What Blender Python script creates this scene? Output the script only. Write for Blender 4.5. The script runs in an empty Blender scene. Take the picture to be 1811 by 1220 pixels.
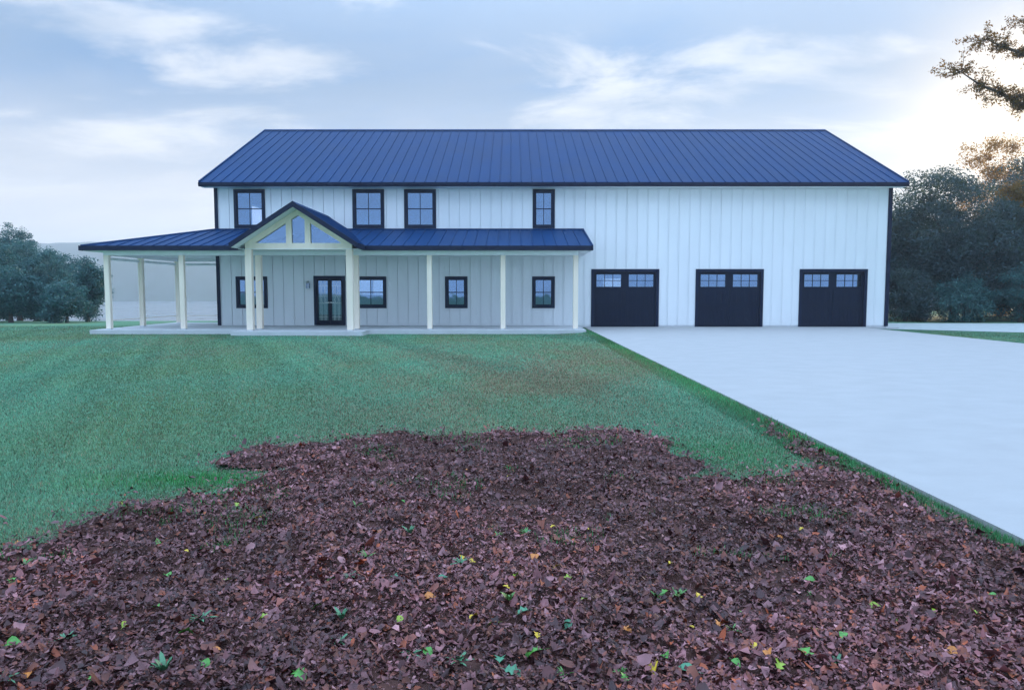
import bpy, math, random
import numpy as np
from mathutils import Vector, Matrix

sc = bpy.context.scene
col = sc.collection
R = math.radians

# ------------------------------------------------------------------ camera
CAM_H, PITCH, FPX = 1.5, R(4.2), 1266.0
cam_d = bpy.data.cameras.new('camera')
cam_d.sensor_width = 36.0
cam_d.lens = FPX / 1811.0 * 36.0
cam_d.clip_start, cam_d.clip_end = 0.05, 3000.0
cam = bpy.data.objects.new('camera', cam_d)
col.objects.link(cam)
cam.location = (0, 0, CAM_H)
cam.rotation_euler = (R(90) - PITCH, 0, 0)
sc.camera = cam

# ------------------------------------------------------------------ world, sun, exposure
SUN_AZ, SUN_EL = R(36.0), R(10.5)          # right of the view axis (+Y), above the horizon
world = bpy.data.worlds.new('World')
sc.world = world
world.use_nodes = True
wn, wl = world.node_tree.nodes, world.node_tree.links
wn.clear()


def wnode(t, **kw):
    n = wn.new(t)
    for k, v in kw.items():
        setattr(n, k, v)
    return n


def wmath(op, a, b=None, clamp=False):
    n = wnode('ShaderNodeMath', operation=op, use_clamp=clamp)
    for i, v in enumerate((a, b)):
        if v is None:
            continue
        if isinstance(v, (int, float)):
            n.inputs[i].default_value = v
        else:
            wl.new(v, n.inputs[i])
    return n.outputs[0]


def wmix(fac, a, b, mode='MIX'):
    n = wnode('ShaderNodeMix', data_type='RGBA', blend_type=mode)
    for s, v in ((n.inputs[0], fac), (n.inputs[6], a), (n.inputs[7], b)):
        if isinstance(v, (int, float)):
            s.default_value = v
        elif isinstance(v, tuple):
            s.default_value = (*v, 1)
        else:
            wl.new(v, s)
    return n.outputs[2]


sky = wnode('ShaderNodeTexSky', sky_type='NISHITA', sun_disc=False)
sky.sun_elevation = SUN_EL
sky.sun_rotation = SUN_AZ
sky.altitude = 0
sky.air_density = 1.0
sky.dust_density = 1.2
sky.ozone_density = 2.5
tc = wnode('ShaderNodeTexCoord')
sep = wnode('ShaderNodeSeparateXYZ')
wl.new(tc.outputs['Generated'], sep.inputs[0])
zc = wmath('MAXIMUM', sep.outputs[2], 0.0)
den = wmath('ADD', zc, 0.16)
comb = wnode('ShaderNodeCombineXYZ')
wl.new(wmath('DIVIDE', sep.outputs[0], den), comb.inputs[0])
wl.new(wmath('DIVIDE', sep.outputs[1], den), comb.inputs[1])


def wnoise(scale, sx, sy, ox, detail, rough, dist=0.0, rot=0.0):
    m = wnode('ShaderNodeMapping')
    m.inputs['Scale'].default_value = (sx, sy, 1)
    m.inputs['Location'].default_value = (ox, ox * 0.7, 0)
    m.inputs['Rotation'].default_value = (0, 0, rot)
    wl.new(comb.outputs[0], m.inputs[0])
    n = wnode('ShaderNodeTexNoise')
    n.inputs['Scale'].default_value = scale
    n.inputs['Detail'].default_value = detail
    n.inputs['Roughness'].default_value = rough
    n.inputs['Distortion'].default_value = dist
    wl.new(m.outputs[0], n.inputs['Vector'])
    return n.outputs[0]


def wramp(v, lo, hi):
    n = wnode('ShaderNodeMapRange', interpolation_type='SMOOTHSTEP')
    n.inputs[1].default_value, n.inputs[2].default_value = lo, hi
    wl.new(v, n.inputs[0])
    return n.outputs[0]


veil = wramp(wnoise(1.0, 1.0, 1.5, 3.1, 6, 0.55, 0.3, 0.18), 0.36, 0.60)      # broad grey sheet
wisp = wramp(wnoise(1.55, 1.0, 1.45, 7.7, 7, 0.58, 0.35, 0.20), 0.46, 0.66)     # brighter streaks
low = wramp(zc, 0.29, 0.06)                                                   # pale air low down
high = wramp(zc, 0.26, 0.90)  # sky overhead brightened out of view to light the walls
sd = wnode('ShaderNodeVectorMath', operation='DOT_PRODUCT')
wl.new(tc.outputs['Generated'], sd.inputs[0])
sd.inputs[1].default_value = (math.sin(SUN_AZ) * math.cos(SUN_EL), math.cos(SUN_AZ) * math.cos(SUN_EL), math.sin(SUN_EL))
sunward = wramp(sd.outputs['Value'], -0.5, 0.35)                              # whitish towards the sun; bluer and brightened behind the camera to light the walls
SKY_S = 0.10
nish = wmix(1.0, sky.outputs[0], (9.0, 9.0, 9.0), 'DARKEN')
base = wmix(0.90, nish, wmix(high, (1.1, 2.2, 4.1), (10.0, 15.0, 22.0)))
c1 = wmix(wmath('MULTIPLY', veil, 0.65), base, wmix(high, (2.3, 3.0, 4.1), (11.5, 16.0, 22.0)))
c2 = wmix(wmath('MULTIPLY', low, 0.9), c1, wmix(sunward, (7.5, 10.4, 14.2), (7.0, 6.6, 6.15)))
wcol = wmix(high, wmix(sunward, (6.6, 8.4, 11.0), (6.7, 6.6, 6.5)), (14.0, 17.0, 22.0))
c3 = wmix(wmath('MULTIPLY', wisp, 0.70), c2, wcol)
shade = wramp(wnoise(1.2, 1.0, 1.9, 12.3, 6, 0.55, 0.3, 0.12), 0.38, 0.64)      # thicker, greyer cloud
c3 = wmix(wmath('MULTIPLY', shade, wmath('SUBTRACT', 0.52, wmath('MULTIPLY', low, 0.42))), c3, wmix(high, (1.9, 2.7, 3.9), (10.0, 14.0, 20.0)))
# forward glow of the low sun through the thin cloud
glow = wmath('POWER', wmath('MAXIMUM', sd.outputs['Value'], 0.0), 150.0)
c4 = wmix(glow, c3, (10.5, 8.6, 6.0), 'MIX')
bg = wnode('ShaderNodeBackground')
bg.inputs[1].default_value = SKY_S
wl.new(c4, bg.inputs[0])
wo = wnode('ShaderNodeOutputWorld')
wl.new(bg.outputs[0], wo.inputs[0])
world.cycles.sampling_method = 'MANUAL'
world.cycles.sample_map_resolution = 512

sun_d = bpy.data.lights.new('sun', 'SUN')
sun_d.energy = 3.0
sun_d.angle = R(1.5)
sun_d.color = (1.0, 0.80, 0.56)
sun = bpy.data.objects.new('sun', sun_d)
col.objects.link(sun)
sdir = Vector((math.sin(SUN_AZ) * math.cos(SUN_EL), math.cos(SUN_AZ) * math.cos(SUN_EL), math.sin(SUN_EL)))
sun.rotation_euler = sdir.to_track_quat('Z', 'Y').to_euler()

vs = sc.view_settings
vs.view_transform, vs.look, vs.gamma, vs.use_curve_mapping = 'Standard', 'None', 1.0, False
vs.exposure = 0.74
sc.cycles.max_bounces = 8
sc.cycles.transparent_max_bounces = 16
sc.cycles.volume_bounces = 0
sc.cycles.use_denoising = True
sc.cycles.caustics_reflective = False
sc.cycles.caustics_refractive = False

# ------------------------------------------------------------------ helpers
rng = np.random.default_rng(11)
random.seed(11)
CP, SP = math.cos(PITCH), math.sin(PITCH)


def on_plane(px, py, Y):
    """point of the plane y = Y seen at a picture position (surveying the photograph)"""
    cx, cy = (px - 905.5) / FPX, (610 - py) / FPX
    t = Y / (CP + cy * SP)
    return Vector((t * cx, Y, CAM_H + t * (cy * CP - SP)))


def on_ground(px, py, z=0.0):
    cx, cy = (px - 905.5) / FPX, (610 - py) / FPX
    t = (z - CAM_H) / (cy * CP - SP)
    return Vector((t * cx, t * (CP + cy * SP), z))


def smooth(e0, e1, x):
    t = np.clip((x - e0) / (e1 - e0), 0, 1)
    return t * t * (3 - 2 * t)


# value noise for geometry
_perm = rng.random((256, 256))


def vnoise(x, y):
    xi, yi = np.floor(x).astype(int), np.floor(y).astype(int)
    xf, yf = x - xi, y - yi
    u, v = xf * xf * (3 - 2 * xf), yf * yf * (3 - 2 * yf)
    g = lambda a, b: _perm[a & 255, b & 255]
    return (g(xi, yi) * (1 - u) + g(xi + 1, yi) * u) * (1 - v) + (g(xi, yi + 1) * (1 - u) + g(xi + 1, yi + 1) * u) * v


def fbm(x, y, o=4):
    s, a, t = 0, 1, 0
    for i in range(o):
        s = s + a * vnoise(x * 2 ** i + 17 * i, y * 2 ** i + 31 * i)
        t += a
        a *= 0.5
    return s / t


class MB:
    """collects convex pieces, builds one mesh"""

    def __init__(self):
        self.v, self.f = [], []

    def box(self, x0, x1, y0, y1, z0, z1):
        n = len(self.v)
        self.v += [(x0, y0, z0), (x1, y0, z0), (x1, y1, z0), (x0, y1, z0), (x0, y0, z1), (x1, y0, z1), (x1, y1, z1), (x0, y1, z1)]
        self.f += [tuple(n + i for i in q) for q in ((0, 3, 2, 1), (4, 5, 6, 7), (0, 1, 5, 4), (1, 2, 6, 5), (2, 3, 7, 6), (3, 0, 4, 7))]
        return self

    def prism(self, a, b):
        """two matching polygons (lists of 3D points) joined into a solid"""
        n, k = len(self.v), len(a)
        self.v += [tuple(p) for p in a] + [tuple(p) for p in b]
        self.f.append(tuple(n + i for i in range(k)))
        self.f.append(tuple(n + k + i for i in reversed(range(k))))
        for i in range(k):
            j = (i + 1) % k
            self.f.append((n + j, n + i, n + k + i, n + k + j))
        return self

    def prism_y(self, poly, y0, y1):
        return self.prism([(x, y0, z) for x, z in poly], [(x, y1, z) for x, z in poly])

    def prism_x(self, poly, x0, x1):
        return self.prism([(x0, y, z) for y, z in poly], [(x1, y, z) for y, z in poly])

    def lathe(self, cx, cy, prof, n=10):
        for (r0, z0), (r1, z1) in zip(prof, prof[1:]):
            a = [(cx + r0 * math.cos(2 * math.pi * i / n), cy + r0 * math.sin(2 * math.pi * i / n), z0) for i in range(n)]
            b = [(cx + r1 * math.cos(2 * math.pi * i / n), cy + r1 * math.sin(2 * math.pi * i / n), z1) for i in range(n)]
            self.prism(a, b)
        return self

    def tube(self, pts, rads, n=8):
        rings = []
        for i, p in enumerate(pts):
            p = Vector(p)
            d = (Vector(pts[min(i + 1, len(pts) - 1)]) - Vector(pts[max(i - 1, 0)])).normalized()
            a = d.cross(Vector((0, 0, 1)))
            if a.length < 0.05:
                a = d.cross(Vector((1, 0, 0)))
            a.normalize()
            b = d.cross(a)
            rings.append([p + rads[i] * (math.cos(2 * math.pi * k / n) * a + math.sin(2 * math.pi * k / n) * b) for k in range(n)])
        s = len(self.v)
        for r in rings:
            self.v += [tuple(q) for q in r]
        for i in range(len(rings) - 1):
            for k in range(n):
                j = (k + 1) % n
                self.f.append((s + i * n + k, s + i * n + j, s + (i + 1) * n + j, s + (i + 1) * n + k))
        self.f.append(tuple(s + k for k in range(n)))
        self.f.append(tuple(s + (len(rings) - 1) * n + k for k in range(n)))
        return self

    def mesh(self, name, mat, shade=False, normals=True):
        me = bpy.data.meshes.new(name)
        me.from_pydata(self.v, [], self.f)
        if normals:
            import bmesh
            bm = bmesh.new()
            bm.from_mesh(me)
            bmesh.ops.recalc_face_normals(bm, faces=bm.faces)
            bm.to_mesh(me)
            bm.free()
        me.materials.append(mat)
        if shade:
            me.shade_smooth()
        return me


WORLD_LOC = {}


def link(name, data, parent=None, loc=(0, 0, 0)):
    o = bpy.data.objects.new(name, data)
    col.objects.link(o)
    loc = Vector(loc)
    WORLD_LOC[o.name] = loc
    o.location = loc
    if parent is not None:
        o.parent = parent
        o.matrix_parent_inverse = Matrix.Translation(-WORLD_LOC[parent.name])
    return o


def tag(o, label=None, cat=None, group=None, kind=None):
    for k, v in (('label', label), ('category', cat), ('group', group), ('kind', kind)):
        if v:
            o[k] = v
    return o


def mesh_np(name, v, faces, mat, colors=None, smooth_shade=False):
    """faces (M,k) int array"""
    me = bpy.data.meshes.new(name)
    k = faces.shape[1]
    me.vertices.add(len(v))
    me.vertices.foreach_set('co', np.ascontiguousarray(v, dtype=np.float32).ravel())
    me.loops.add(faces.size)
    me.loops.foreach_set('vertex_index', np.ascontiguousarray(faces, dtype=np.int32).ravel())
    me.polygons.add(len(faces))
    me.polygons.foreach_set('loop_start', np.arange(0, faces.size, k, dtype=np.int32))
    me.update(calc_edges=True)
    me.validate()
    if colors is not None:
        at = me.color_attributes.new('col', 'FLOAT_COLOR', 'POINT')
        c4_ = np.ones((len(v), 4), dtype=np.float32)
        c4_[:, :3] = colors
        at.data.foreach_set('color', c4_.ravel())
    me.materials.append(mat)
    if smooth_shade:
        me.shade_smooth()
    return me


# ------------------------------------------------------------------ materials
def new_mat(name):
    m = bpy.data.materials.new(name)
    m.use_nodes = True
    return m, m.node_tree.nodes, m.node_tree.links, m.node_tree.nodes['Principled BSDF']


def mat(name, c, rough=0.6, var=0.06, scale=2.0, bump=0.0, bscale=40.0, metal=0.0, spec=0.5, c2=None, stretch=(1, 1, 1)):
    m, n, l, p = new_mat(name)
    tcn = n.new('ShaderNodeTexCoord')
    mp = n.new('ShaderNodeMapping')
    mp.inputs['Scale'].default_value = stretch
    geo = n.new('ShaderNodeNewGeometry')
    l.new(geo.outputs['Position'], mp.inputs[0])
    nz = n.new('ShaderNodeTexNoise')
    nz.inputs['Scale'].default_value = scale
    nz.inputs['Detail'].default_value = 6
    nz.inputs['Roughness'].default_value = 0.6
    l.new(mp.outputs[0], nz.inputs['Vector'])
    mr = n.new('ShaderNodeMapRange')
    mr.inputs[1].default_value, mr.inputs[2].default_value = 0.3, 0.7
    l.new(nz.outputs[0], mr.inputs[0])
    mx = n.new('ShaderNodeMix')
    mx.data_type = 'RGBA'
    l.new(mr.outputs[0], mx.inputs[0])
    a = tuple(x * (1 - var) for x in c)
    b = c2 if c2 else tuple(min(1, x * (1 + var)) for x in c)
    mx.inputs[6].default_value = (*a, 1)
    mx.inputs[7].default_value = (*b, 1)
    l.new(mx.outputs[2], p.inputs['Base Color'])
    rr = n.new('ShaderNodeMapRange')
    rr.inputs[3].default_value, rr.inputs[4].default_value = rough * 0.88, min(1, rough * 1.12)
    l.new(nz.outputs[0], rr.inputs[0])
    l.new(rr.outputs[0], p.inputs['Roughness'])
    p.inputs['Metallic'].default_value = metal
    p.inputs['Specular IOR Level'].default_value = spec
    if bump > 0:
        nb = n.new('ShaderNodeTexNoise')
        nb.inputs['Scale'].default_value = bscale
        nb.inputs['Detail'].default_value = 5
        l.new(mp.outputs[0], nb.inputs['Vector'])
        bp = n.new('ShaderNodeBump')
        bp.inputs['Strength'].default_value = bump
        bp.inputs['Distance'].default_value = 0.02
        l.new(nb.outputs[0], bp.inputs['Height'])
        l.new(bp.outputs[0], p.inputs['Normal'])
    return m


def mat_attr(name, rough=0.7, transl=0.0, gain=1.0, spec=0.3, island=0.0):
    """colour from the piece's own colour attribute"""
    m, n, l, p = new_mat(name)
    at = n.new('ShaderNodeAttribute')
    at.attribute_name = 'col'
    l.new(at.outputs['Color'], p.inputs['Base Color'])
    p.inputs['Roughness'].default_value = rough
    p.inputs['Specular IOR Level'].default_value = spec
    if transl > 0:
        t = n.new('ShaderNodeBsdfTranslucent')
        l.new(at.outputs['Color'], t.inputs[0])
        mx = n.new('ShaderNodeMixShader')
        mx.inputs[0].default_value = transl
        l.new(p.outputs[0], mx.inputs[1])
        l.new(t.outputs[0], mx.inputs[2])
        l.new(mx.outputs[0], n['Material Output'].inputs[0])
    return m


def mat_leaf(name, ca, cb, cc, transl=0.35, tcol=None, rough=0.55):
    m, n, l, p = new_mat(name)
    geo = n.new('ShaderNodeNewGeometry')
    rp = n.new('ShaderNodeValToRGB')
    rp.color_ramp.elements[0].color = (*ca, 1)
    rp.color_ramp.elements[1].color = (*cc, 1)
    e = rp.color_ramp.elements.new(0.5)
    e.color = (*cb, 1)
    l.new(geo.outputs['Random Per Island'], rp.inputs[0])
    l.new(rp.outputs[0], p.inputs['Base Color'])
    p.inputs['Roughness'].default_value = rough
    p.inputs['Specular IOR Level'].default_value = 0.3
    t = n.new('ShaderNodeBsdfTranslucent')
    if tcol:
        t.inputs[0].default_value = (*tcol, 1)
    else:
        l.new(rp.outputs[0], t.inputs[0])
    mx = n.new('ShaderNodeMixShader')
    mx.inputs[0].default_value = transl
    l.new(p.outputs[0], mx.inputs[1])
    l.new(t.outputs[0], mx.inputs[2])
    l.new(mx.outputs[0], n['Material Output'].inputs[0])
    return m


def mat_glass(name, refl=0.30, tint=(0.72, 0.78, 0.86)):
    m, n, l, p = new_mat(name)
    n.remove(p)
    tr = n.new('ShaderNodeBsdfTransparent')
    tr.inputs[0].default_value = (*tint, 1)
    gl = n.new('ShaderNodeBsdfGlossy')
    gl.inputs['Color'].default_value = (0.50, 0.70, 1.0, 1)
    gl.inputs['Roughness'].default_value = 0.03
    nz = n.new('ShaderNodeTexNoise')
    nz.inputs['Scale'].default_value = 1.3
    geo = n.new('ShaderNodeNewGeometry')
    l.new(geo.outputs['Position'], nz.inputs['Vector'])
    bp = n.new('ShaderNodeBump')
    bp.inputs['Strength'].default_value = 0.05
    bp.inputs['Distance'].default_value = 0.05
    l.new(nz.outputs[0], bp.inputs['Height'])
    l.new(bp.outputs[0], gl.inputs['Normal'])
    fr = n.new('ShaderNodeFresnel')
    ad = n.new('ShaderNodeMath')
    ad.operation = 'ADD'
    ad.use_clamp = True
    ad.inputs[1].default_value = refl
    l.new(fr.outputs[0], ad.inputs[0])
    mx = n.new('ShaderNodeMixShader')
    l.new(ad.outputs[0], mx.inputs[0])
    l.new(tr.outputs[0], mx.inputs[1])
    l.new(gl.outputs[0], mx.inputs[2])
    l.new(mx.outputs[0], n['Material Output'].inputs[0])
    return m


M = {}
M['siding'] = mat('white_siding', (0.84, 0.86, 0.88), 0.5, 0.03, 0.9, stretch=(1, 1, 0.25))
M['roof'] = mat('blue_roof_metal', (0.005, 0.038, 0.122), 0.5, 0.10, 0.8, 0.0, 5, spec=0.04, stretch=(1, 0.3, 1))
M['trim'] = mat('navy_trim', (0.006, 0.013, 0.040), 0.5, 0.15, 3, spec=0.2)
M['door'] = mat('navy_door', (0.004, 0.009, 0.028), 0.55, 0.15, 3, 0.05, 30, spec=0.2)
M['cream'] = mat('cream_timber', (0.95, 0.81, 0.67), 0.6, 0.07, 3.0, 0.08, 25, stretch=(1, 1, 0.15))
M['soffit'] = mat('soffit_white', (0.82, 0.84, 0.86), 0.6, 0.03, 2)
M['slab'] = mat('porch_concrete', (0.56, 0.57, 0.59), 0.8, 0.08, 1.2, 0.15, 60)
M['drive'] = mat('drive_concrete', (0.375, 0.37, 0.37), 0.9, 0.055, 2.2, 0.25, 30, spec=0.2, stretch=(0.8, 1.1, 1))
M['interior'] = mat('interior_wall', (0.55, 0.54, 0.52), 0.8, 0.03, 1)
M['floor_in'] = mat('interior_floor', (0.25, 0.22, 0.2), 0.6, 0.08, 1)
M['steel'] = mat('brushed_steel', (0.65, 0.66, 0.68), 0.3, 0.05, 8, metal=1.0)
M['white_plastic'] = mat('white_plastic', (0.8, 0.8, 0.8), 0.4, 0.02, 5)
M['glass'] = mat_glass('window_glass', 0.17)
M['glass_light'] = mat_glass('lantern_glass', 0.12, (0.93, 0.95, 0.97))
def mat_vinyl():
    m, n, l, p = new_mat('clear_vinyl')
    p.inputs['Base Color'].default_value = (0.82, 0.86, 0.90, 1)
    p.inputs['Roughness'].default_value = 0.25
    tr = n.new('ShaderNodeBsdfTransparent')
    tl = n.new('ShaderNodeBsdfTranslucent')
    tl.inputs[0].default_value = (0.8, 0.86, 0.92, 1)
    m1, m2 = n.new('ShaderNodeMixShader'), n.new('ShaderNodeMixShader')
    m1.inputs[0].default_value = 0.5
    l.new(p.outputs[0], m1.inputs[1])
    l.new(tl.outputs[0], m1.inputs[2])
    nz = n.new('ShaderNodeTexNoise')
    nz.inputs['Scale'].default_value = 1.5
    geo = n.new('ShaderNodeNewGeometry')
    l.new(geo.outputs['Position'], nz.inputs['Vector'])
    mr = n.new('ShaderNodeMapRange')
    mr.inputs[3].default_value, mr.inputs[4].default_value = 0.10, 0.24
    l.new(nz.outputs[0], mr.inputs[0])
    l.new(mr.outputs[0], m2.inputs[0])
    l.new(tr.outputs[0], m2.inputs[1])
    l.new(m1.outputs[0], m2.inputs[2])
    l.new(m2.outputs[0], n['Material Output'].inputs[0])
    return m


M['vinyl'] = mat_vinyl()
M['bark'] = mat('bark', (0.07, 0.055, 0.045), 0.9, 0.3, 6, 0.5, 20, stretch=(1, 1, 0.3))
M['soil'] = mat('dark_soil', (0.040, 0.020, 0.017), 0.95, 0.4, 9, 0.9, 60, spec=0.1, c2=(0.105, 0.050, 0.042))
M['gravel'] = mat('pale_gravel', (0.36, 0.40, 0.40), 0.9, 0.15, 3, 0.4, 90)
M['water'] = mat('lake_water', (0.07, 0.10, 0.12), 0.28, 0.2, 0.05, 0.6, 0.8, spec=0.6)
M['hill'] = mat('hill_woods', (0.035, 0.06, 0.04), 0.95, 0.4, 0.08, 0.0)
M['litter'] = mat_attr('leaf_litter', 0.62, 0.0, spec=0.45)
M['blade'] = mat_attr('grass_blade', 0.55, 0.25)


def lawn_material():
    m, n, l, p = new_mat('lawn_turf')
    geo = n.new('ShaderNodeNewGeometry')

    def nz(scale, det=4, stretch=(1, 1, 1), rot=0):
        mp = n.new('ShaderNodeMapping')
        mp.inputs['Scale'].default_value = stretch
        mp.inputs['Rotation'].default_value = (0, 0, rot)
        l.new(geo.outputs['Position'], mp.inputs[0])
        t = n.new('ShaderNodeTexNoise')
        t.inputs['Scale'].default_value = scale
        t.inputs['Detail'].default_value = det
        l.new(mp.outputs[0], t.inputs['Vector'])
        return t.outputs[0]

    def mr(v, a, b):
        t = n.new('ShaderNodeMapRange')
        t.inputs[1].default_value, t.inputs[2].default_value = a, b
        l.new(v, t.inputs[0])
        return t.outputs[0]

    def mix(f, a, b):
        t = n.new('ShaderNodeMix')
        t.data_type = 'RGBA'
        l.new(f, t.inputs[0])
        for s, v in ((t.inputs[6], a), (t.inputs[7], b)):
            if isinstance(v, tuple):
                s.default_value = (*v, 1)
            else:
                l.new(v, s)
        return t.outputs[2]
    a = mix(mr(nz(0.35, 5, (1, 0.5, 1), 0.5), 0.35, 0.65), LAWN_A, LAWN_B)
    b = mix(mr(nz(7, 4), 0.45, 0.75), a, LAWN_C)
    c = mix(mr(nz(60, 3), 0.5, 0.8), b, LAWN_D)
    at = n.new('ShaderNodeAttribute')
    at.attribute_name = 'col'
    c = mix(at.outputs['Fac'], c, (0.150, 0.150, 0.085))
    l.new(c, p.inputs['Base Color'])
    p.inputs['Roughness'].default_value = 0.9
    p.inputs['Specular IOR Level'].default_value = 0.2
    bp = n.new('ShaderNodeBump')
    bp.inputs['Strength'].default_value = 0.8
    bp.inputs['Distance'].default_value = 0.04
    l.new(nz(35, 5), bp.inputs['Height'])
    l.new(bp.outputs[0], p.inputs['Normal'])
    return m


LAWN_A, LAWN_B, LAWN_C, LAWN_D = (0.074, 0.240, 0.150), (0.090, 0.235, 0.125), (0.135, 0.190, 0.105), (0.055, 0.13, 0.085)
M['lawn'] = lawn_material()

# ------------------------------------------------------------------ the ground
WY = 31.3                                   # front wall plane
WX0, WX1 = -12.85, 16.42                    # house ends
BACK = WY + 16.0
DX0, DX1 = 3.12, 15.1                       # driveway edges


def ground_h(x, y):
    x, y = np.asarray(x, float), np.asarray(y, float)
    h = -0.045 + 0.018 * (fbm(x * 0.35, y * 0.35, 3) - 0.5)
    h = h - 0.05 * smooth(22, 27, y) * (1 - smooth(1.6, 2.9, x))
    left = 1 - smooth(-14, 12, x)
    fall_l = -7.0 * smooth(33, 150, y)
    fall_r = -7.0 * smooth(60, 180, y)
    h = h + fall_l * left + fall_r * (1 - left)
    h = h + 0.5 * (fbm(x * 0.02, y * 0.02, 3) - 0.5) * smooth(60, 120, y)
    return h


def axis(parts):
    out = []
    for a, b, n_ in parts:
        out += list(np.linspace(a, b, n_, endpoint=False))
    return np.array(out + [parts[-1][1]])


gx = axis([(-1500, -60, 32), (-60, -20, 40), (-20, 20, 160), (20, 60, 40), (60, 1500, 32)])
gy = axis([(-350, -4, 20), (-4, 45, 180), (45, 160, 70), (160, 1450, 50)])
GX, GY = np.meshgrid(gx, gy)
GZ = ground_h(GX, GY)


def worn(x, y):
    """trodden, drier turf between the leaf bed and the porch, and mower stripes"""
    g = np.exp(-(((x - 0.2) / 3.2) ** 2 + ((y - 14.0) / 7.0) ** 2)) * (.25 + .6 * smooth(.3, .7, fbm(x * 1.6, y * .7, 4)))
    stripe = .22 * smooth(.45, .75, fbm((x + y * .45) * .9, (y - x * .3) * .06, 3))
    return np.clip(g * .85 + stripe + .25 * smooth(.55, .75, fbm(x * .5 + 9, y * .22, 3)), 0, .9)


nx_, ny_ = len(gx), len(gy)
idx = np.arange(nx_ * ny_).reshape(ny_, nx_)
quads = np.stack([idx[:-1, :-1], idx[:-1, 1:], idx[1:, 1:], idx[1:, :-1]], -1).reshape(-1, 4)
# keep the sheet below the building, slab and driveway
inside = ((GX > DX0 + 0.15) & (GX < DX1 - 0.15) & (GY < WY)) | ((GX > WX0 + .3) & (GX < WX1 - .3) & (GY > WY) & (GY < BACK))
GZ = np.where(inside, -0.2, GZ)
lawn = link('lawn', mesh_np('lawn', np.stack([GX, GY, GZ], -1).reshape(-1, 3), quads, M['lawn'], np.repeat(worn(GX, GY).reshape(-1, 1), 3, 1), True))
tag(lawn, kind='structure')

d = MB()
d.box(DX0, DX1, -8, WY - 0.02, -0.14, 0.0)
d.box(DX1, WX1 + 0.1, WY - 0.75, WY - 0.02, -0.14, -0.002)
drive = tag(link('driveway', d.mesh('driveway', M['drive'])), kind='structure')

# pale gravel track leading off beside the house
tr_pts = [(15.12, 30.5), (19.2, 26.8), (30, 21), (40, 24), (46, 33), (30, 35.4), (16.45, 35.6)]
n_t = 40
tv, tq = [], []
lo = np.array([(15.12, 30.5), (17.2, 28.9), (19.4, 27.4), (24, 25.6), (34, 24), (46, 23.5)])
hi = np.array([(15.2, 35.7), (17.2, 35.6), (19.4, 35.6), (24, 35.6), (34, 36), (46, 37)])
ts = np.linspace(0, 1, n_t)
src = np.linspace(0, 1, len(lo))
for t_ in ts:
    a_ = np.array([np.interp(t_, src, lo[:, k]) for k in (0, 1)])
    b_ = np.array([np.interp(t_, src, hi[:, k]) for k in (0, 1)])
    for s_ in np.linspace(0, 1, 9):
        q_ = a_ + (b_ - a_) * s_
        wob = 0.25 * (fbm(np.array(q_[0] * .9), np.array(q_[1] * .9), 2) - .5) if s_ in (0, 1) else 0
        tv.append((q_[0], q_[1] + wob, float(ground_h(q_[0], q_[1])) + 0.018))
tv = np.array(tv)
ii = np.arange(n_t * 9).reshape(n_t, 9)
tq = np.stack([ii[:-1, :-1], ii[1:, :-1], ii[1:, 1:], ii[:-1, 1:]], -1).reshape(-1, 4)
tag(link('gravel_track', mesh_np('gravel_track', tv, tq, M['gravel'], None, True)), kind='structure')

# misty lake in the valley beyond the house
lk = MB()
lp = [(-420, 560), (-330, 260), (-160, 190), (40, 180), (230, 200), (360, 330), (400, 620), (120, 690), (-180, 680)]
lp = [(x + 14 * math.sin(i * 2.1 + j), y + 9 * math.cos(i * 1.7 + j)) for i in range(len(lp)) for j, (x, y) in enumerate([lp[i], ((lp[i][0] + lp[(i + 1) % len(lp)][0]) / 2, (lp[i][1] + lp[(i + 1) % len(lp)][1]) / 2)])]
lk.prism([(x, y, -6.2) for x, y in lp], [(x, y, -9.0) for x, y in lp])
tag(link('lake', lk.mesh('lake', M['water'])), kind='structure')

# far wooded hills
hx = np.linspace(-1400, 1400, 420)
hy = np.linspace(620, 1300, 40)
HX, HY = np.meshgrid(hx, hy)
prof = np.sin(np.clip((HY - 620) / 680, 0, 1) * math.pi) ** 0.7
HZ = -10.0 + prof * (72 + 26 * (fbm(HX * 0.0035, HY * 0.0015, 3) - 0.5)) + 6.0 * (fbm(HX * 0.05, HY * 0.05, 3) - 0.5)
ii = np.arange(HX.size).reshape(HX.shape)
hq = np.stack([ii[:-1, :-1], ii[:-1, 1:], ii[1:, 1:], ii[1:, :-1]], -1).reshape(-1, 4)
tag(link('hills', mesh_np('hills', np.stack([HX, HY, HZ], -1).reshape(-1, 3), hq, M['hill'], None, True)), kind='structure')

# ------------------------------------------------------------------ leaf-litter bed
bed_px = [(0, 985), (110, 945), (235, 905), (330, 880), (420, 866), (485, 846), (505, 832), (430, 832), (372, 830), (398, 800), (470, 786),
          (600, 776), (760, 769), (905, 764), (1100, 764), (1185, 783), (1205, 808), (1240, 826), (1200, 840), (1262, 846), (1405, 835),
          (1412, 822), (1392, 792), (1325, 742), (1400, 771), (1500, 822), (1620, 877), (1740, 932), (1811, 968)]
bed = [on_ground(x, y, -0.04).xy for x, y in bed_px]
bed = np.array([(-7.5, 2.6)] + [tuple(b) for b in bed] + [(DX0 - 0.25, 3.2), (DX0 - 0.25, 0.4), (-7.5, 0.4)])


def in_poly(px, py, poly):
    c = np.zeros(px.shape, bool)
    j = len(poly) - 1
    for i in range(len(poly)):
        xi, yi = poly[i]
        xj, yj = poly[j]
        cond = ((yi > py) != (yj > py)) & (px < (xj - xi) * (py - yi) / (yj - yi + 1e-12) + xi)
        c ^= cond
        j = i
    return c


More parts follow.
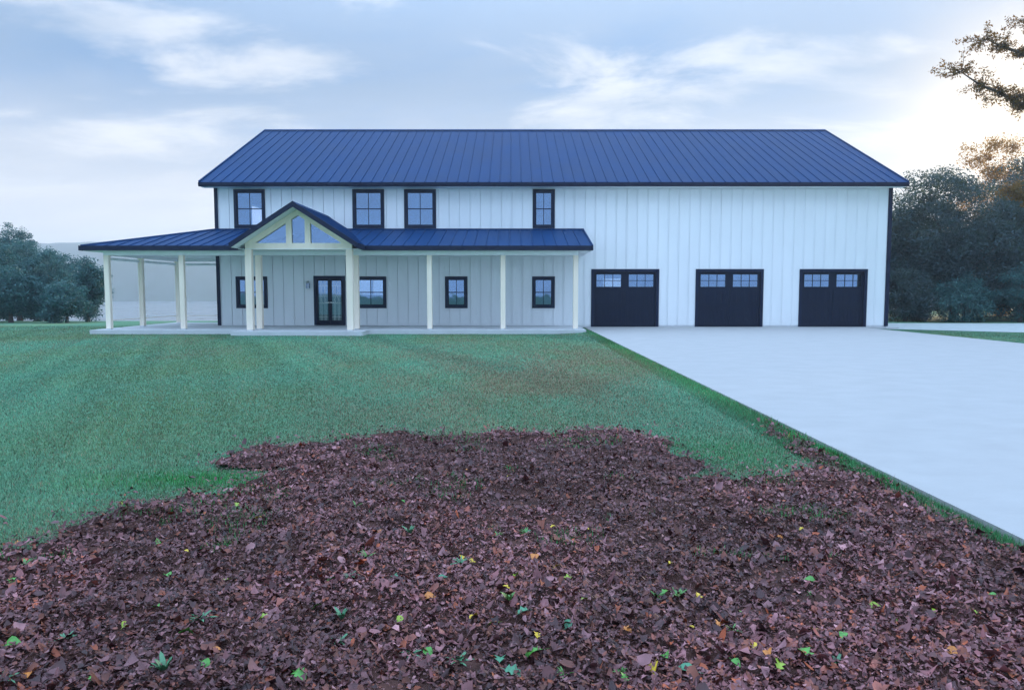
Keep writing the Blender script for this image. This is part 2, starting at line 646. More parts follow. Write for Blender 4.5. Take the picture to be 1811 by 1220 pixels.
def bed_mask(x, y, j=0.10):
    jx = (fbm(x * 2.2, y * 2.2, 3) - 0.5) * 2 * j * 2.0
    jy = (fbm(x * 2.2 + 50, y * 2.2 + 9, 3) - 0.5) * 2 * j * 2.6
    return in_poly(x + jx, y + jy, bed)


def bed_h(x, y):
    return ground_h(x, y) + 0.012 + 0.085 * (fbm(x * 1.4, y * 1.4, 3) - 0.42) + 0.075 * (fbm(x * 6, y * 6, 2) - 0.5)


cs = 0.045
bx_ = np.arange(-7.4, 3.05, cs)
by_ = np.arange(0.6, 9.2, cs)
BX, BY = np.meshgrid(bx_, by_)
BZ = np.maximum(bed_h(BX, BY), ground_h(BX, BY) + 0.006)
ii = np.arange(BX.size).reshape(BX.shape)
bq = np.stack([ii[:-1, :-1], ii[:-1, 1:], ii[1:, 1:], ii[1:, :-1]], -1).reshape(-1, 4)
keep = bed_mask(BX, BY, 0.10).ravel()
bq = bq[keep[bq].all(1)]
used = np.unique(bq)
remap = np.full(BX.size, -1)
remap[used] = np.arange(len(used))
bv = np.stack([BX, BY, BZ], -1).reshape(-1, 3)[used]
tag(link('leaf_bed', mesh_np('leaf_bed', bv, remap[bq], M['soil'], None, True)), kind='structure')

# ------------------------------------------------------------------ house
HOUSE = link('barn_house', None, None, ((WX0 + WX1) / 2, WY, 0.0))
tag(HOUSE, 'long white two-storey metal-sided house with blue metal roof, porch and garage bays', 'house')

EZ, RZ = 6.17, 10.19                        # eave and ridge heights
EY, RY = WY - 0.45, WY + 8.0
X0R, X1R = WX0 - 0.45, WX1 + 0.42


def rect(px0, py0, px1, py1, Y=WY):
    a, b = on_plane(px0, py0, Y), on_plane(px1, py1, Y)
    return [a.x, b.x, b.z, a.z]             # x0 x1 z0 z1


wins_px = [(413, 335, 470, 404), (623, 335, 680, 404), (714.5, 335.5, 771.5, 405), (942, 336, 981, 405),
           (417, 489, 474, 545), (627, 489, 684, 545), (787, 489, 827, 545), (941, 489, 981, 545)]
WINS = [rect(*w) for w in wins_px]
for i in (1, 2, 3):
    WINS[i][2:] = WINS[0][2:]
for i in (5, 6, 7):
    WINS[i][2:] = WINS[4][2:]
DOOR = rect(554.5, 488, 612, 576)
DOOR[2] = 0.07
GAR = [rect(1046, 476, 1164, 577), rect(1230.5, 476, 1348, 577), rect(1414, 476, 1531, 577)]
gw = sum(g[1] - g[0] for g in GAR) / 3
for g in GAR:
    c_ = (g[0] + g[1]) / 2
    g[0], g[1], g[2], g[3] = c_ - gw / 2, c_ + gw / 2, 0.0, GAR[0][3]
OPEN = [[w[0] + .04, w[1] - .04, w[2] + .04, w[3] - .04] for w in WINS] + [[DOOR[0] + .04, DOOR[1] - .04, -1, DOOR[3] - .04]] + \
       [[g[0] + .04, g[1] - .04, -1, g[3] - .04] for g in GAR]


def cut_boxes(x0, x1, z0, z1, openings):
    rs = [o for o in openings if o[0] < x1 and o[1] > x0 and o[2] < z1 and o[3] > z0]
    xs = sorted({x0, x1, *[min(max(v, x0), x1) for o in rs for v in o[:2]]})
    out = []
    for a, b in zip(xs, xs[1:]):
        if b - a < 1e-4:
            continue
        m = (a + b) / 2
        spans = sorted((max(o[2], z0), min(o[3], z1)) for o in rs if o[0] < m < o[1])
        z = z0
        for s, e in spans:
            if s > z + 1e-4:
                out.append((a, b, z, s))
            z = max(z, e)
        if z < z1 - 1e-4:
            out.append((a, b, z, z1))
    return out


# front wall: sheathing with real openings, board-and-batten panels on it
mb = MB()
for b in cut_boxes(WX0 + .02, WX1 - .02, -0.1, 6.04, OPEN):
    mb.box(b[0], b[1], WY + 0.03, WY + 0.14, b[2], b[3])
fw = link('front_wall', mb.mesh('front_wall', M['siding']), HOUSE)
PW = (WX1 - WX0 - 0.30) / 64
meshes = {}
ZB = 0.06
for i in range(64):
    xa = WX0 + 0.15 + i * PW
    spans = sorted((o[2], o[3]) for o in OPEN if o[0] < xa - .025 and o[1] > xa + PW)
    segs, z = [], ZB
    for u, w_ in spans + [(6.02, 7)]:
        if u > z + .02:
            segs.append((z, u))
        z = max(z, w_)
    for za, zb in segs:
        bbs = cut_boxes(xa + 0.034, xa + PW - 0.019, za, zb, OPEN)
        bat = cut_boxes(xa - 0.019, xa + 0.017, za, zb, OPEN)
        plain = len(bbs) == 1 and len(bat) == 1 and (bbs[0][1] - bbs[0][0]) > PW - .06 and bbs[0][2:] == bat[0][2:] == (za, zb)
        key = ('plain', za, zb) if plain else (i, za, zb)
        if key not in meshes:
            p_ = MB()
            for b in bbs:
                p_.box(b[0] - xa, b[1] - xa, WY, WY + 0.028, b[2], b[3])
            for b in bat:
                p_.box(b[0] - xa, b[1] - xa, WY - 0.024, WY + 0.028, b[2], b[3])
            meshes[key] = p_.mesh('siding_panel', M['siding'])
        link('siding_panel', meshes[key], fw, (xa, 0, 0))

# side and back walls (gable ends), floors, partition
gable = [(WY + .03, -0.1), (BACK, -0.1), (BACK, 6.0), (RY, RZ - 0.28), (WY + .03, 6.0)]
SIDE_WIN = [35.4, 37.2, 4.45, 5.75]
BACKWIN = [[-10.15, -9.25, 1.35, 2.75], [-9.1, -8.2, 1.35, 2.75], [-1.9, -.6, 1.0, 2.5], [6.0, 7.5, 1.2, 2.4]]
mb = MB()
mb.prism_x(gable, WX1 - 0.13, WX1 - .02)
ew = link('gable_wall', mb.mesh('gable_wall', M['siding']), HOUSE)
mb = MB()
y0, y1, z0, z1 = SIDE_WIN
mb.prism_x([(WY + .15, 6.0), (BACK, 6.0), (RY, RZ - 0.28)], WX0 + .02, WX0 + .13)
for a, b, c, d_ in cut_boxes(WY + .145, BACK, -0.1, 5.999, [SIDE_WIN]):
    mb.box(WX0 + .02, WX0 + .13, a, b, c, d_)
ww = link('gable_wall', mb.mesh('gable_wall', M['siding']), HOUSE)
for side, xw, parent in ((-1, WX0 + .02, ww), (1, WX1 - .02, ew)):
    for k in range(34):
        yb = WY + 0.25 + k * 0.4575
        if side < 0 and y0 - .1 < yb < y1 + .1:
            continue
        zt = 6.0 + (RZ - 0.28 - 6.0) * (1 - abs(yb - RY) / 8.0)
        xa, xb = (xw - 0.024, xw) if side < 0 else (xw, xw + 0.024)
        link('batten', MB().box(xa, xb, yb - .024, yb + .024, ZB, zt).mesh('batten', M['siding']), parent)
mb = MB()
for b in cut_boxes(WX0 + .14, WX1 - .14, -0.1, 6.0, BACKWIN):
    mb.box(b[0], b[1], BACK - .12, BACK - .01, b[2], b[3])
link('back_wall', mb.mesh('back_wall', M['interior']), HOUSE)
link('ground_floor', MB().box(WX0 + .14, WX1 - .14, WY + .15, BACK - .13, -0.1, 0.045).mesh('ground_floor', M['floor_in']), HOUSE)
link('upper_floor', MB().box(WX0 + .14, 3.2, WY + .15, BACK - .13, 2.95, 3.25).mesh('upper_floor', M['interior']), HOUSE)
link('partition', MB().box(3.21, 3.33, WY + .15, BACK - .13, 0.05, 6.0).mesh('partition', M['interior']), HOUSE)
link('attic_floor', MB().box(WX0 + .14, WX1 - .14, WY + .15, BACK - .13, 5.99, 6.05).mesh('attic_floor', M['interior']), HOUSE)

for xa, xb in ((WX0 - .012, WX0 + .15), (WX1 - .15, WX1 + .012)):
    t = MB().box(xa, xb, WY - 0.035, WY + 0.0, 0.03, 6.03)
    if xa < 0:
        t.box(xa, WX0 + .018, WY + .0005, WY + .16, 0.03, 6.03)
    else:
        t.box(WX1 - .018, xb, WY + .0005, WY + .16, 0.03, 6.03)
    link('corner_trim', t.mesh('corner_trim', M['trim']), HOUSE)


# --- main roof
def roof_panel(x0, x1, ylo0, yhi0, yhi1, zfun, rib=True, th=0.025):
    """standing-seam panel between x0 and x1; top edge runs from yhi0 (at x0) to yhi1 (at x1)"""
    p_ = MB()
    pts = [(x0, ylo0), (x1, ylo0), (x1, yhi1), (x0, yhi0)]
    p_.prism([(x, y, zfun(y)) for x, y in pts], [(x, y, zfun(y) - th) for x, y in pts])
    if rib and yhi1 - ylo0 > 0.05:
        xr0, xr1 = x1 - 0.012, x1 + 0.012
        p_.prism([(xr0, ylo0, zfun(ylo0) + .032), (xr1, ylo0, zfun(ylo0) + .032), (xr1, yhi1, zfun(yhi1) + .032), (xr0, yhi1, zfun(yhi1) + .032)],
                 [(xr0 - .008, ylo0, zfun(ylo0) + .0006), (xr1 + .008, ylo0, zfun(ylo0) + .0006), (xr1 + .008, yhi1, zfun(yhi1) + .0006), (xr0 - .008, yhi1, zfun(yhi1) + .0006)])
    return p_


sl = (RZ - EZ) / (RY - EY)
zmain = lambda y: EZ + (y - EY) * sl
roof = link('roof', MB().prism_x([(EY + .05, EZ - .05), (RY, RZ - .035), (BACK + .4, EZ - .05), (BACK + .4, EZ - .17), (RY, RZ - .16), (EY + .05, EZ - .17)], X0R + .03, X1R - .03).mesh('roof', M['soffit']), HOUSE)
NR = 66
rw = (X1R - X0R) / NR
pm = roof_panel(0, rw, EY, RY, RY, zmain).mesh('roof_panel', M['roof'])
zback = lambda y: EZ + (BACK + .45 - y) * sl
pb = MB()
pb.prism([(0, RY, RZ), (rw, RY, RZ), (rw, BACK + .45, EZ), (0, BACK + .45, EZ)], [(0, RY, RZ - .025), (rw, RY, RZ - .025), (rw, BACK + .45, EZ - .025), (0, BACK + .45, EZ - .025)])
pbm = pb.mesh('roof_panel', M['roof'])
for i in range(NR):
    link('roof_panel', pm, roof, (X0R + i * rw, 0, 0))
    link('roof_panel', pbm, roof, (X0R + i * rw, 0, 0))
link('ridge_cap', MB().prism_x([(RY - .20, RZ - .20 * sl + .046), (RY, RZ + .062), (RY + .20, RZ - .20 * sl + .046), (RY, RZ + .035)], X0R - .02, X1R + .02).mesh('ridge_cap', M['roof']), roof)
g_ = MB().prism_x([(EY - .10, EZ - .03), (EY - .005, EZ - .03), (EY - .005, EZ - .19), (EY - .075, EZ - .19), (EY - .10, EZ - .10)], X0R - .01, X1R + .01)
link('gutter', g_.mesh('gutter', M['trim']), roof)
for xa, xb in ((X0R - .03, X0R + .028), (X1R - .028, X1R + .03)):
    link('rake_trim', MB().prism_x([(EY - .02, EZ + .055), (RY, RZ + .058), (BACK + .45, EZ + .055), (BACK + .45, EZ - .18), (RY, RZ - .18), (EY - .004, EZ - .18)], xa, xb).mesh('rake_trim', M['roof']), roof)
link('eave_soffit', MB().box(X0R + .03, X1R - .03, EY + .0, WY - .04, EZ - .19, EZ - .172).mesh('eave_soffit', M['soffit']), roof)


# --- windows
def build_window(w):
    x0, x1, z0, z1 = w
    t, s = 0.115, 0.045
    o = MB()
    o.box(x0, x1, WY - .045, WY + .06, z1 - t, z1).box(x0, x1, WY - .045, WY + .06, z0, z0 + t)
    o.box(x0, x0 + t, WY - .042, WY + .06, z0 + t, z1 - t).box(x1 - t, x1, WY - .042, WY + .06, z0 + t, z1 - t)
    win = link('window', o.mesh('window', M['trim']), HOUSE)
    a0, a1, b0, b1 = x0 + t, x1 - t, z0 + t, z1 - t
    f = MB()
    f.box(a0, a1, WY + .005, WY + .05, b1 - s, b1).box(a0, a1, WY + .005, WY + .05, b0, b0 + s)
    f.box(a0, a0 + s, WY + .007, WY + .05, b0 + s, b1 - s).box(a1 - s, a1, WY + .007, WY + .05, b0 + s, b1 - s)
    link('sash', f.mesh('sash', M['trim']), win)
    a0, a1, b0, b1 = a0 + s, a1 - s, b0 + s, b1 - s
    mx_, mz_ = (a0 + a1) / 2, (b0 + b1) / 2
    link('muntin', MB().box(mx_ - .013, mx_ + .013, WY + .012, WY + .045, b0, b1).mesh('muntin', M['trim']), win)
    m_ = MB()
    m_.box(a0, mx_ - .013, WY + .012, WY + .045, mz_ - .02, mz_ + .02).box(mx_ + .013, a1, WY + .012, WY + .045, mz_ - .02, mz_ + .02)
    link('meeting_rail', m_.mesh('meeting_rail', M['trim']), win)
    for xa, xb in ((a0, mx_ - .013), (mx_ + .013, a1)):
        for za, zb in ((b0, mz_ - .02), (mz_ + .02, b1)):
            link('pane', MB().box(xa, xb, WY + .027, WY + .033, za, zb).mesh('pane', M['glass']), win)


for w in WINS:
    build_window(w)

# --- front doors
x0, x1, z0, z1 = DOOR
o = MB()
t = 0.11
o.box(x0, x1, WY - .045, WY + .10, z1 - t, z1).box(x0, x0 + t, WY - .042, WY + .10, z0, z1 - t).box(x1 - t, x1, WY - .042, WY + .10, z0, z1 - t)
o.box(x0 + t, x1 - t, WY - .03, WY + .10, z0, z0 + .035)
fd = link('front_door', o.mesh('front_door', M['trim']), HOUSE)
mid = (x0 + x1) / 2
for k, (a, b) in enumerate(((x0 + t, mid - .004), (mid + .004, x1 - t))):
    s = 0.085
    lf = MB()
    zb, zt = z0 + .04, z1 - t - .004
    lf.box(a, b, WY + .02, WY + .065, zt - .10, zt).box(a, b, WY + .02, WY + .065, zb, zb + .17)
    lf.box(a, a + s, WY + .021, WY + .064, zb + .17, zt - .10).box(b - s, b, WY + .021, WY + .064, zb + .17, zt - .10)
    link('door_leaf', lf.mesh('door_leaf', M['door']), fd)
    link('pane', MB().box(a + s, b - s, WY + .038, WY + .044, zb + .17, zt - .10).mesh('pane', M['glass']), fd)
    # leaded pattern in the glass
    ca, cb = a + s, b - s
    cm, zl, zh = (ca + cb) / 2, zb + .17, zt - .10
    came = MB()
    for xx in (ca + .09, cm - .06, cm + .06, cb - .09):
        came.box(xx - .004, xx + .004, WY + .033, WY + .0375, zl, zh)
    for zz in (zl + .14, zl + .75, zl + 1.05, zh - .22):
        came.box(ca, cb, WY + .0325, WY + .0372, zz - .004, zz + .004)
    for sgn in (-1, 1):
        pth = [(cm + sgn * .0, WY + .035, zl + .72), (cm + sgn * .10, WY + .035, zl + .90), (cm, WY + .035, zl + 1.08), (cm + sgn * .07, WY + .035, zl + 1.3), (cm, WY + .035, zh - .1)]
        came.tube(pth, [.005] * 5, 4)
    link('leading', came.mesh('leading', M['steel']), fd)
    hx_ = mid + (-.045 if k == 0 else .045)
    sg = -1 if k == 0 else 1
    h = MB().lathe(hx_, WY + .012, [(.022, 1.03), (.024, 1.055), (.022, 1.08)], 10)
    h.box(min(hx_, hx_ + sg * .14), max(hx_, hx_ + sg * .14), WY - .035, WY - .012, 1.045, 1.067).box(hx_ - .009, hx_ + .009, WY - .03, WY + .02, 1.047, 1.065)
    link('handle', h.mesh('handle', M['steel']), fd)


# --- garage doors
def build_garage(g):
    x0, x1, z0, z1 = g
    t = 0.12
    o = MB()
    o.box(x0, x1, WY - .045, WY + .14, z1 - t, z1).box(x0, x0 + t, WY - .042, WY + .14, z0 + .002, z1 - t).box(x1 - t, x1, WY - .042, WY + .14, z0 + .002, z1 - t)
    gd = link('garage_door', o.mesh('garage_door', M['trim']), HOUSE)
    a0, a1, b0, b1 = x0 + t + .003, x1 - t - .003, z0 + .03, z1 - t - .003
    Wd, Hd = a1 - a0, b1 - b0
    fy, by = WY + .05, WY + .10
    st, rl = 0.115, 0.10
    zs = [b0, b0 + Hd * .385, b0 + Hd * .70, b1]
    m_ = (a0 + a1) / 2
    wz0, wz1 = zs[2] + .065, b1 - .11
    # backing slab with the window openings left free
    ops = [[a0 + st, m_ - .17, wz0, wz1], [m_ + .17, a1 - st, wz0, wz1]]
    sb = MB()
    for b in cut_boxes(a0, a1, b0, b1, ops):
        sb.box(b[0], b[1], fy, by, b[2], b[3])
    link('door_slab', sb.mesh('door_slab', M['door']), gd)
    for r in range(2):
        za, zb = zs[r] + .012, zs[r + 1] - .012
        for (pa, pb_) in ((a0 + .02, m_ - .03), (m_ + .03, a1 - .02)):
            fr = MB()
            fr.box(pa, pb_, fy - .022, fy - .001, zb - rl, zb).box(pa, pb_, fy - .022, fy - .001, za, za + rl)
            fr.box(pa, pa + st, fy - .021, fy - .001, za + rl, zb - rl).box(pb_ - st, pb_, fy - .021, fy - .001, za + rl, zb - rl)
            link('panel_frame', fr.mesh('panel_frame', M['door']), gd)
            n = 6
            pw = (pb_ - pa - 2 * st) / n
            for k in range(n):
                link('plank', MB().box(pa + st + k * pw + .005, pa + st + (k + 1) * pw - .005, fy - .012, fy - .001, za + rl + .002, zb - rl - .002).mesh('plank', M['door']), gd)
    for (ox0, ox1, oz0, oz1) in ops:
        mu = MB()
        pw, ph = (ox1 - ox0) / 3, (oz1 - oz0) / 2
        for k in (1, 2):
            mu.box(ox0 + k * pw - .011, ox0 + k * pw + .011, fy - .01, fy + .03, oz0, oz1)
        for k in range(3):
            mu.box(ox0 + k * pw + .011 * (k > 0), ox0 + (k + 1) * pw - .011 * (k < 2), fy - .01, fy + .03, oz0 + ph - .011, oz0 + ph + .011)
        link('muntin', mu.mesh('muntin', M['door']), gd)
        for k in range(3):
            for r in range(2):
                xa = ox0 + k * pw + .0112 * (k > 0)
                xb = ox0 + (k + 1) * pw - .0112 * (k < 2)
                za = oz0 + r * ph + .0112 * r
                zb = oz0 + (r + 1) * ph - .0112 * (1 - r)
                link('pane', MB().box(xa, xb, fy + .01, fy + .016, za, zb).mesh('pane', M['glass']), gd)
    link('bottom_seal', MB().box(a0, a1, fy + .005, by - .01, z0 + .003, b0).mesh('bottom_seal', M['trim']), gd)
    return gd


for g in GAR:
    build_garage(g)

# --- porch
PX0, PX1, PEY = -16.45, 3.08, 27.5          # roof extent
PEZ, PTZ = 3.26, 4.20
PBACK = 34.5
psl = (PTZ - PEZ) / (WY - PEY)
zp = lambda y: PEZ + (y - PEY) * psl
s = MB()
s.box(-16.2, 2.85, 27.42, WY - .03, -.22, 0.06)
s.box(-16.2, WX0 - .03, WY - .03, PBACK - .1, -.22, 0.06)
link('porch_slab', s.mesh('porch_slab', M['slab']), HOUSE)
link('portico_step', MB().box(-10.35, -5.5, 26.3, 27.418, -.22, 0.058).mesh('portico_step', M['slab']), HOUSE)
link('garage_sill', MB().box(2.86, WX1, WY - .028, WY - .001 + .03, -.1, 0.04).mesh('garage_sill', M['slab']), HOUSE) if False else None

proof = link('porch_roof', MB().box(PX0 + .06, PX1 - .04, PEY + .05, WY - .03, 3.075, 3.095).box(PX0 + .06, WX0 - .02, WY - .03, PBACK - .05, 3.075, 3.095).mesh('porch_roof', M['soffit']), HOUSE)


def hip_y(x):
    return min(WY - .03, PEY + (x - PX0) * (WY - PEY) / (WX0 - PX0))


cut_hipx = WX0
PN = int(round((PX1 - PX0) / 0.457))
ppw = (PX1 - PX0) / PN
shared = None
for i in range(PN):
    xa, xb = PX0 + i * ppw, PX0 + (i + 1) * ppw
    ha, hb = hip_y(xa), hip_y(xb)
    if ha >= WY - .031:
        if shared is None:
            shared = roof_panel(0, ppw, PEY, WY - .03, WY - .03, zp).mesh('porch_roof_panel', M['roof'])
        link('porch_roof_panel', shared, proof, (xa, 0, 0))
    else:
        link('porch_roof_panel', roof_panel(xa, xb, PEY, ha, hb, zp).mesh('porch_roof_panel', M['roof']), proof)
# left slope of the wrap-around
lsl = (PTZ - PEZ) / (WX0 - PX0)
zl_ = lambda x: PEZ + (x - PX0) * lsl
yv = PEY
k = 0
while yv < PBACK - .01:
    ya, yb = yv, min(PBACK, yv + .457)
    hipx = lambda y: min(WX0 - .02, PX0 + (y - PEY) * (WX0 - PX0) / (WY - PEY))
    xa, xb = hipx(ya), hipx(yb)
    p_ = MB()
    pts = [(PX0, ya), (PX0, yb), (xb, yb), (xa, ya)]
    p_.prism([(x, y, zl_(x)) for x, y in pts], [(x, y, zl_(x) - .025) for x, y in pts])
    if k:
        p_.prism([(PX0, ya - .02, zl_(PX0) + .04), (PX0, ya + .02, zl_(PX0) + .04), (xa, ya + .02, zl_(xa) + .04), (xa, ya - .02, zl_(xa) + .04)],
                 [(PX0, ya - .02, zl_(PX0) + .001), (PX0, ya + .02, zl_(PX0) + .001), (xa, ya + .02, zl_(xa) + .001), (xa, ya - .02, zl_(xa) + .001)])
    link('porch_roof_panel', p_.mesh('porch_roof_panel', M['roof']), proof)
    yv += .457
    k += 1
link('hip_cap', MB().tube([(PX0, PEY, PEZ + .01), (WX0, WY - .03, PTZ + .01)], [.05, .05], 6).mesh('hip_cap', M['roof']), proof)
f = MB()
PCX, PHW, PFY = -7.95, 2.32, 26.25          # portico centre, half width, front
f.box(PX0 - .02, PCX - PHW + .12, PEY - .06, PEY - .004, PEZ - .17, PEZ + .012)
f.box(PCX + PHW - .12, PX1 + .01, PEY - .06, PEY - .004, PEZ - .17, PEZ + .012)
f.box(PX0 - .06, PX0 - .004, PEY - .06 + .0, PBACK + .02, PEZ - .17, PEZ + .012)
link('fascia', f.mesh('fascia', M['trim']), proof)
link('rake_trim', MB().prism_x([(PEY, PEZ + .045), (WY - .04, PTZ + .045), (WY - .04, PTZ - .16), (PEY, PEZ - .17)], PX1 - .03, PX1 + .022).mesh('rake_trim', M['roof']), proof)
link('rake_trim', MB().prism([(PX0, PBACK, PEZ + .04), (WX0 - .02, PBACK, PTZ + .04), (WX0 - .02, PBACK, PTZ - .16), (PX0, PBACK, PEZ - .17)],
                             [(PX0, PBACK + .03, PEZ + .04), (WX0 - .02, PBACK + .03, PTZ + .04), (WX0 - .02, PBACK + .03, PTZ - .16), (PX0, PBACK + .03, PEZ - .17)]).mesh('rake_trim', M['soffit']), proof)
link('wall_flashing', MB().box(WX0, PX1 + .02, WY - .06, WY - .028, PTZ - .02, PTZ + .05).mesh('wall_flashing', M['roof']), proof)
bm_ = MB()
bm_.box(-15.8, 2.57, 27.84, 28.0, 2.93, 3.07)
bm_.box(-15.78, -15.62, 28.0, 34.0, 2.93, 3.07)
bm_.box(-15.62, WX0 - .03, 33.68, 33.84, 2.93, 3.07)
link('beam', bm_.mesh('beam', M['soffit']), proof)


def post(x, y, w=.19, zt=2.93, base=True):
    h = w / 2
    c = .012
    poly = [(x - h + c, y - h), (x + h - c, y - h), (x + h, y - h + c), (x + h, y + h - c), (x + h - c, y + h), (x - h + c, y + h), (x - h, y + h - c), (x - h, y - h + c)]
    o = MB().prism([(a, b, .095) for a, b in poly], [(a, b, zt) for a, b in poly])
    po = link('porch_post', o.mesh('porch_post', M['cream']), HOUSE)
    link('post_base', MB().box(x - h * .86, x + h * .86, y - h * .86, y + h * .86, .058, .097).mesh('post_base', M['steel']), po)


for x, y in ((-15.7, 27.92), (-12.8, 27.92), (-3.2, 27.92), (-0.35, 27.92), (2.47, 27.92), (-15.7, 30.45), (-15.7, 33.76)):
    post(x, y)
for x, y in ((-9.82, 27.92), (-6.06, 27.92)):
    post(x, y, .22)
for x, y in ((-9.85, 26.98), (-6.08, 26.98)):
    post(x, y, .24, 3.09)

# --- clear vinyl weather panels hung between the side-porch posts
def curtain(p0, p1):
    (xa, ya), (xb, yb) = p0, p1
    nseg = 24
    L = math.hypot(xb - xa, yb - ya)
    ux, uy = (xb - xa) / L, (yb - ya) / L
    pv_, pf_ = [], []
    for i in range(nseg + 1):
        f_ = .03 + .94 * i / nseg
        off = .012 * math.sin(i * 1.3) + .02 * math.sin(i * .37)
        for z in (.42, 1.6, 2.74):
            pv_.append((xa + (xb - xa) * f_ - uy * off, ya + (yb - ya) * f_ + ux * off, z))
    me = bpy.data.meshes.new('weather_panel')
    me.from_pydata(pv_, [], [(i * 3 + j, (i + 1) * 3 + j, (i + 1) * 3 + j + 1, i * 3 + j + 1) for i in range(nseg) for j in (0, 1)])
    me.materials.append(M['vinyl'])
    me.shade_smooth()
    wp = link('weather_panel', me, HOUSE)
    a_, b_ = .03, .97
    pt = lambda f_, z: (xa + (xb - xa) * f_, ya + (yb - ya) * f_, z)
    link('roller', MB().tube([pt(a_, 2.80), pt(b_, 2.80)], [.055, .055], 8).mesh('roller', M['soffit']), wp)
    link('hem_bar', MB().tube([pt(a_, .41), pt(b_, .41)], [.016, .016], 6).mesh('hem_bar', M['cream']), wp)
    for f_ in (a_, b_):
        link('side_strap', MB().tube([pt(f_, .41), pt(f_, 2.80)], [.014, .014], 6).mesh('side_strap', M['cream']), wp)


curtain((-15.7, 28.05), (-15.7, 30.32))
curtain((-15.7, 30.58), (-15.7, 33.62))
curtain((-15.57, 33.76), (WX0 - .06, 33.76))

# --- portico gable
PAZ = 4.74
gs = (PAZ - PEZ) / PHW
zg = lambda u: PAZ - gs * abs(u)
pg = link('portico_roof', MB().prism_y([(PCX - PHW + .02, PEZ - .03), (PCX, PAZ - .03), (PCX + PHW - .02, PEZ - .03), (PCX + PHW - .02, PEZ - .13), (PCX, PAZ - .13), (PCX - PHW + .02, PEZ - .13)], PFY + .05, WY - .03).mesh('portico_roof', M['soffit']), HOUSE)
npan = 11
pl = (WY - .03 - PFY) / npan
for sgn in (-1, 1):
    p_ = MB()
    e = (PCX + sgn * PHW, PEZ)
    p_.prism([(PCX, 0, PAZ), (e[0], 0, e[1]), (e[0], pl, e[1]), (PCX, pl, PAZ)], [(PCX, 0, PAZ - .025), (e[0], 0, e[1] - .025), (e[0], pl, e[1] - .025), (PCX, pl, PAZ - .025)])
    p_.prism([(PCX, pl - .016, PAZ + .035), (e[0], pl - .016, e[1] + .035), (e[0], pl + .016, e[1] + .035), (PCX, pl + .016, PAZ + .035)],
             [(PCX, pl - .02, PAZ + .001), (e[0], pl - .02, e[1] + .001), (e[0], pl + .02, e[1] + .001), (PCX, pl + .02, PAZ + .001)])
    m_ = p_.mesh('portico_roof_panel', M['roof'])
    for k in range(npan):
        link('portico_roof_panel', m_, pg, (0, PFY + k * pl, 0))
    poly = [(PCX, PAZ + .05), (PCX + sgn * (PHW + .03), PEZ + .03), (PCX + sgn * (PHW + .03), PEZ - .17), (PCX, PAZ - .15)]
    link('rake_trim', MB().prism_y(poly, PFY - .05, PFY + .004).mesh('rake_trim', M['trim']), pg)
    xe = PCX + sgn * (PHW + .001)
    link('fascia', MB().box(min(xe, xe + sgn * .03), max(xe, xe + sgn * .03), PFY + .005, PEY - .062, PEZ - .17, PEZ + .03).mesh('fascia', M['trim']), pg)
link('ridge_cap', MB().prism_y([(PCX - .16, PAZ - .16 * gs + .045), (PCX, PAZ + .06), (PCX + .16, PAZ - .16 * gs + .045), (PCX, PAZ + .03)], PFY - .01, WY - .03).mesh('ridge_cap', M['roof']), pg)
link('portico_ceiling', MB().box(PCX - PHW + .05, PCX + PHW - .05, PFY + .62, PEY + .04, 3.10, 3.118).mesh('portico_ceiling', M['soffit']), pg)
# timber frame in the gable
TY0, TY1 = 26.88, 27.06
TCX = -7.965
tw = 1.99                                   # half length of the bottom chord
cz0, cz1 = 3.09, 3.33
zr = lambda u: PAZ - .15 - gs * abs(u)      # underside of the roof
truss = link('gable_frame', MB().box(TCX - tw, TCX + tw, TY0, TY1, cz0, cz1).mesh('gable_frame', M['cream']), HOUSE)
RW = 0.235                                  # vertical depth of the rafters
for sgn in (-1, 1):
    ue = (PAZ - .15 - cz1) / gs
    poly = [(TCX, zr(0)), (TCX + sgn * ue, cz1), (TCX + sgn * (ue - RW / gs), cz1), (TCX, zr(0) - RW)]
    link('rafter', MB().prism_y(poly, TY0 + .004, TY1 - .004).mesh('rafter', M['cream']), truss)
    ua, ub = .245, .455
    poly = [(TCX + sgn * ua, cz1), (TCX + sgn * ub, cz1), (TCX + sgn * ub, zr(ub) - RW), (TCX + sgn * ua, zr(ua) - RW)]
    link('strut', MB().prism_y(poly, TY0 + .008, TY1 - .008).mesh('strut', M['cream']), truss)
    poly = [(TCX + sgn * ub, cz1), (TCX + sgn * (ue - RW / gs), cz1), (TCX + sgn * ub, zr(ub) - RW)]
    link('pane', MB().prism_y(poly, TY0 + .08, TY0 + .088).mesh('pane', M['glass']), truss)
poly = [(TCX - ua, cz1), (TCX + ua, cz1), (TCX + ua, zr(ua) - RW), (TCX, zr(0) - RW), (TCX - ua, zr(ua) - RW)]
link('pane', MB().prism_y(poly, TY0 + .08, TY0 + .088).mesh('pane', M['glass']), truss)


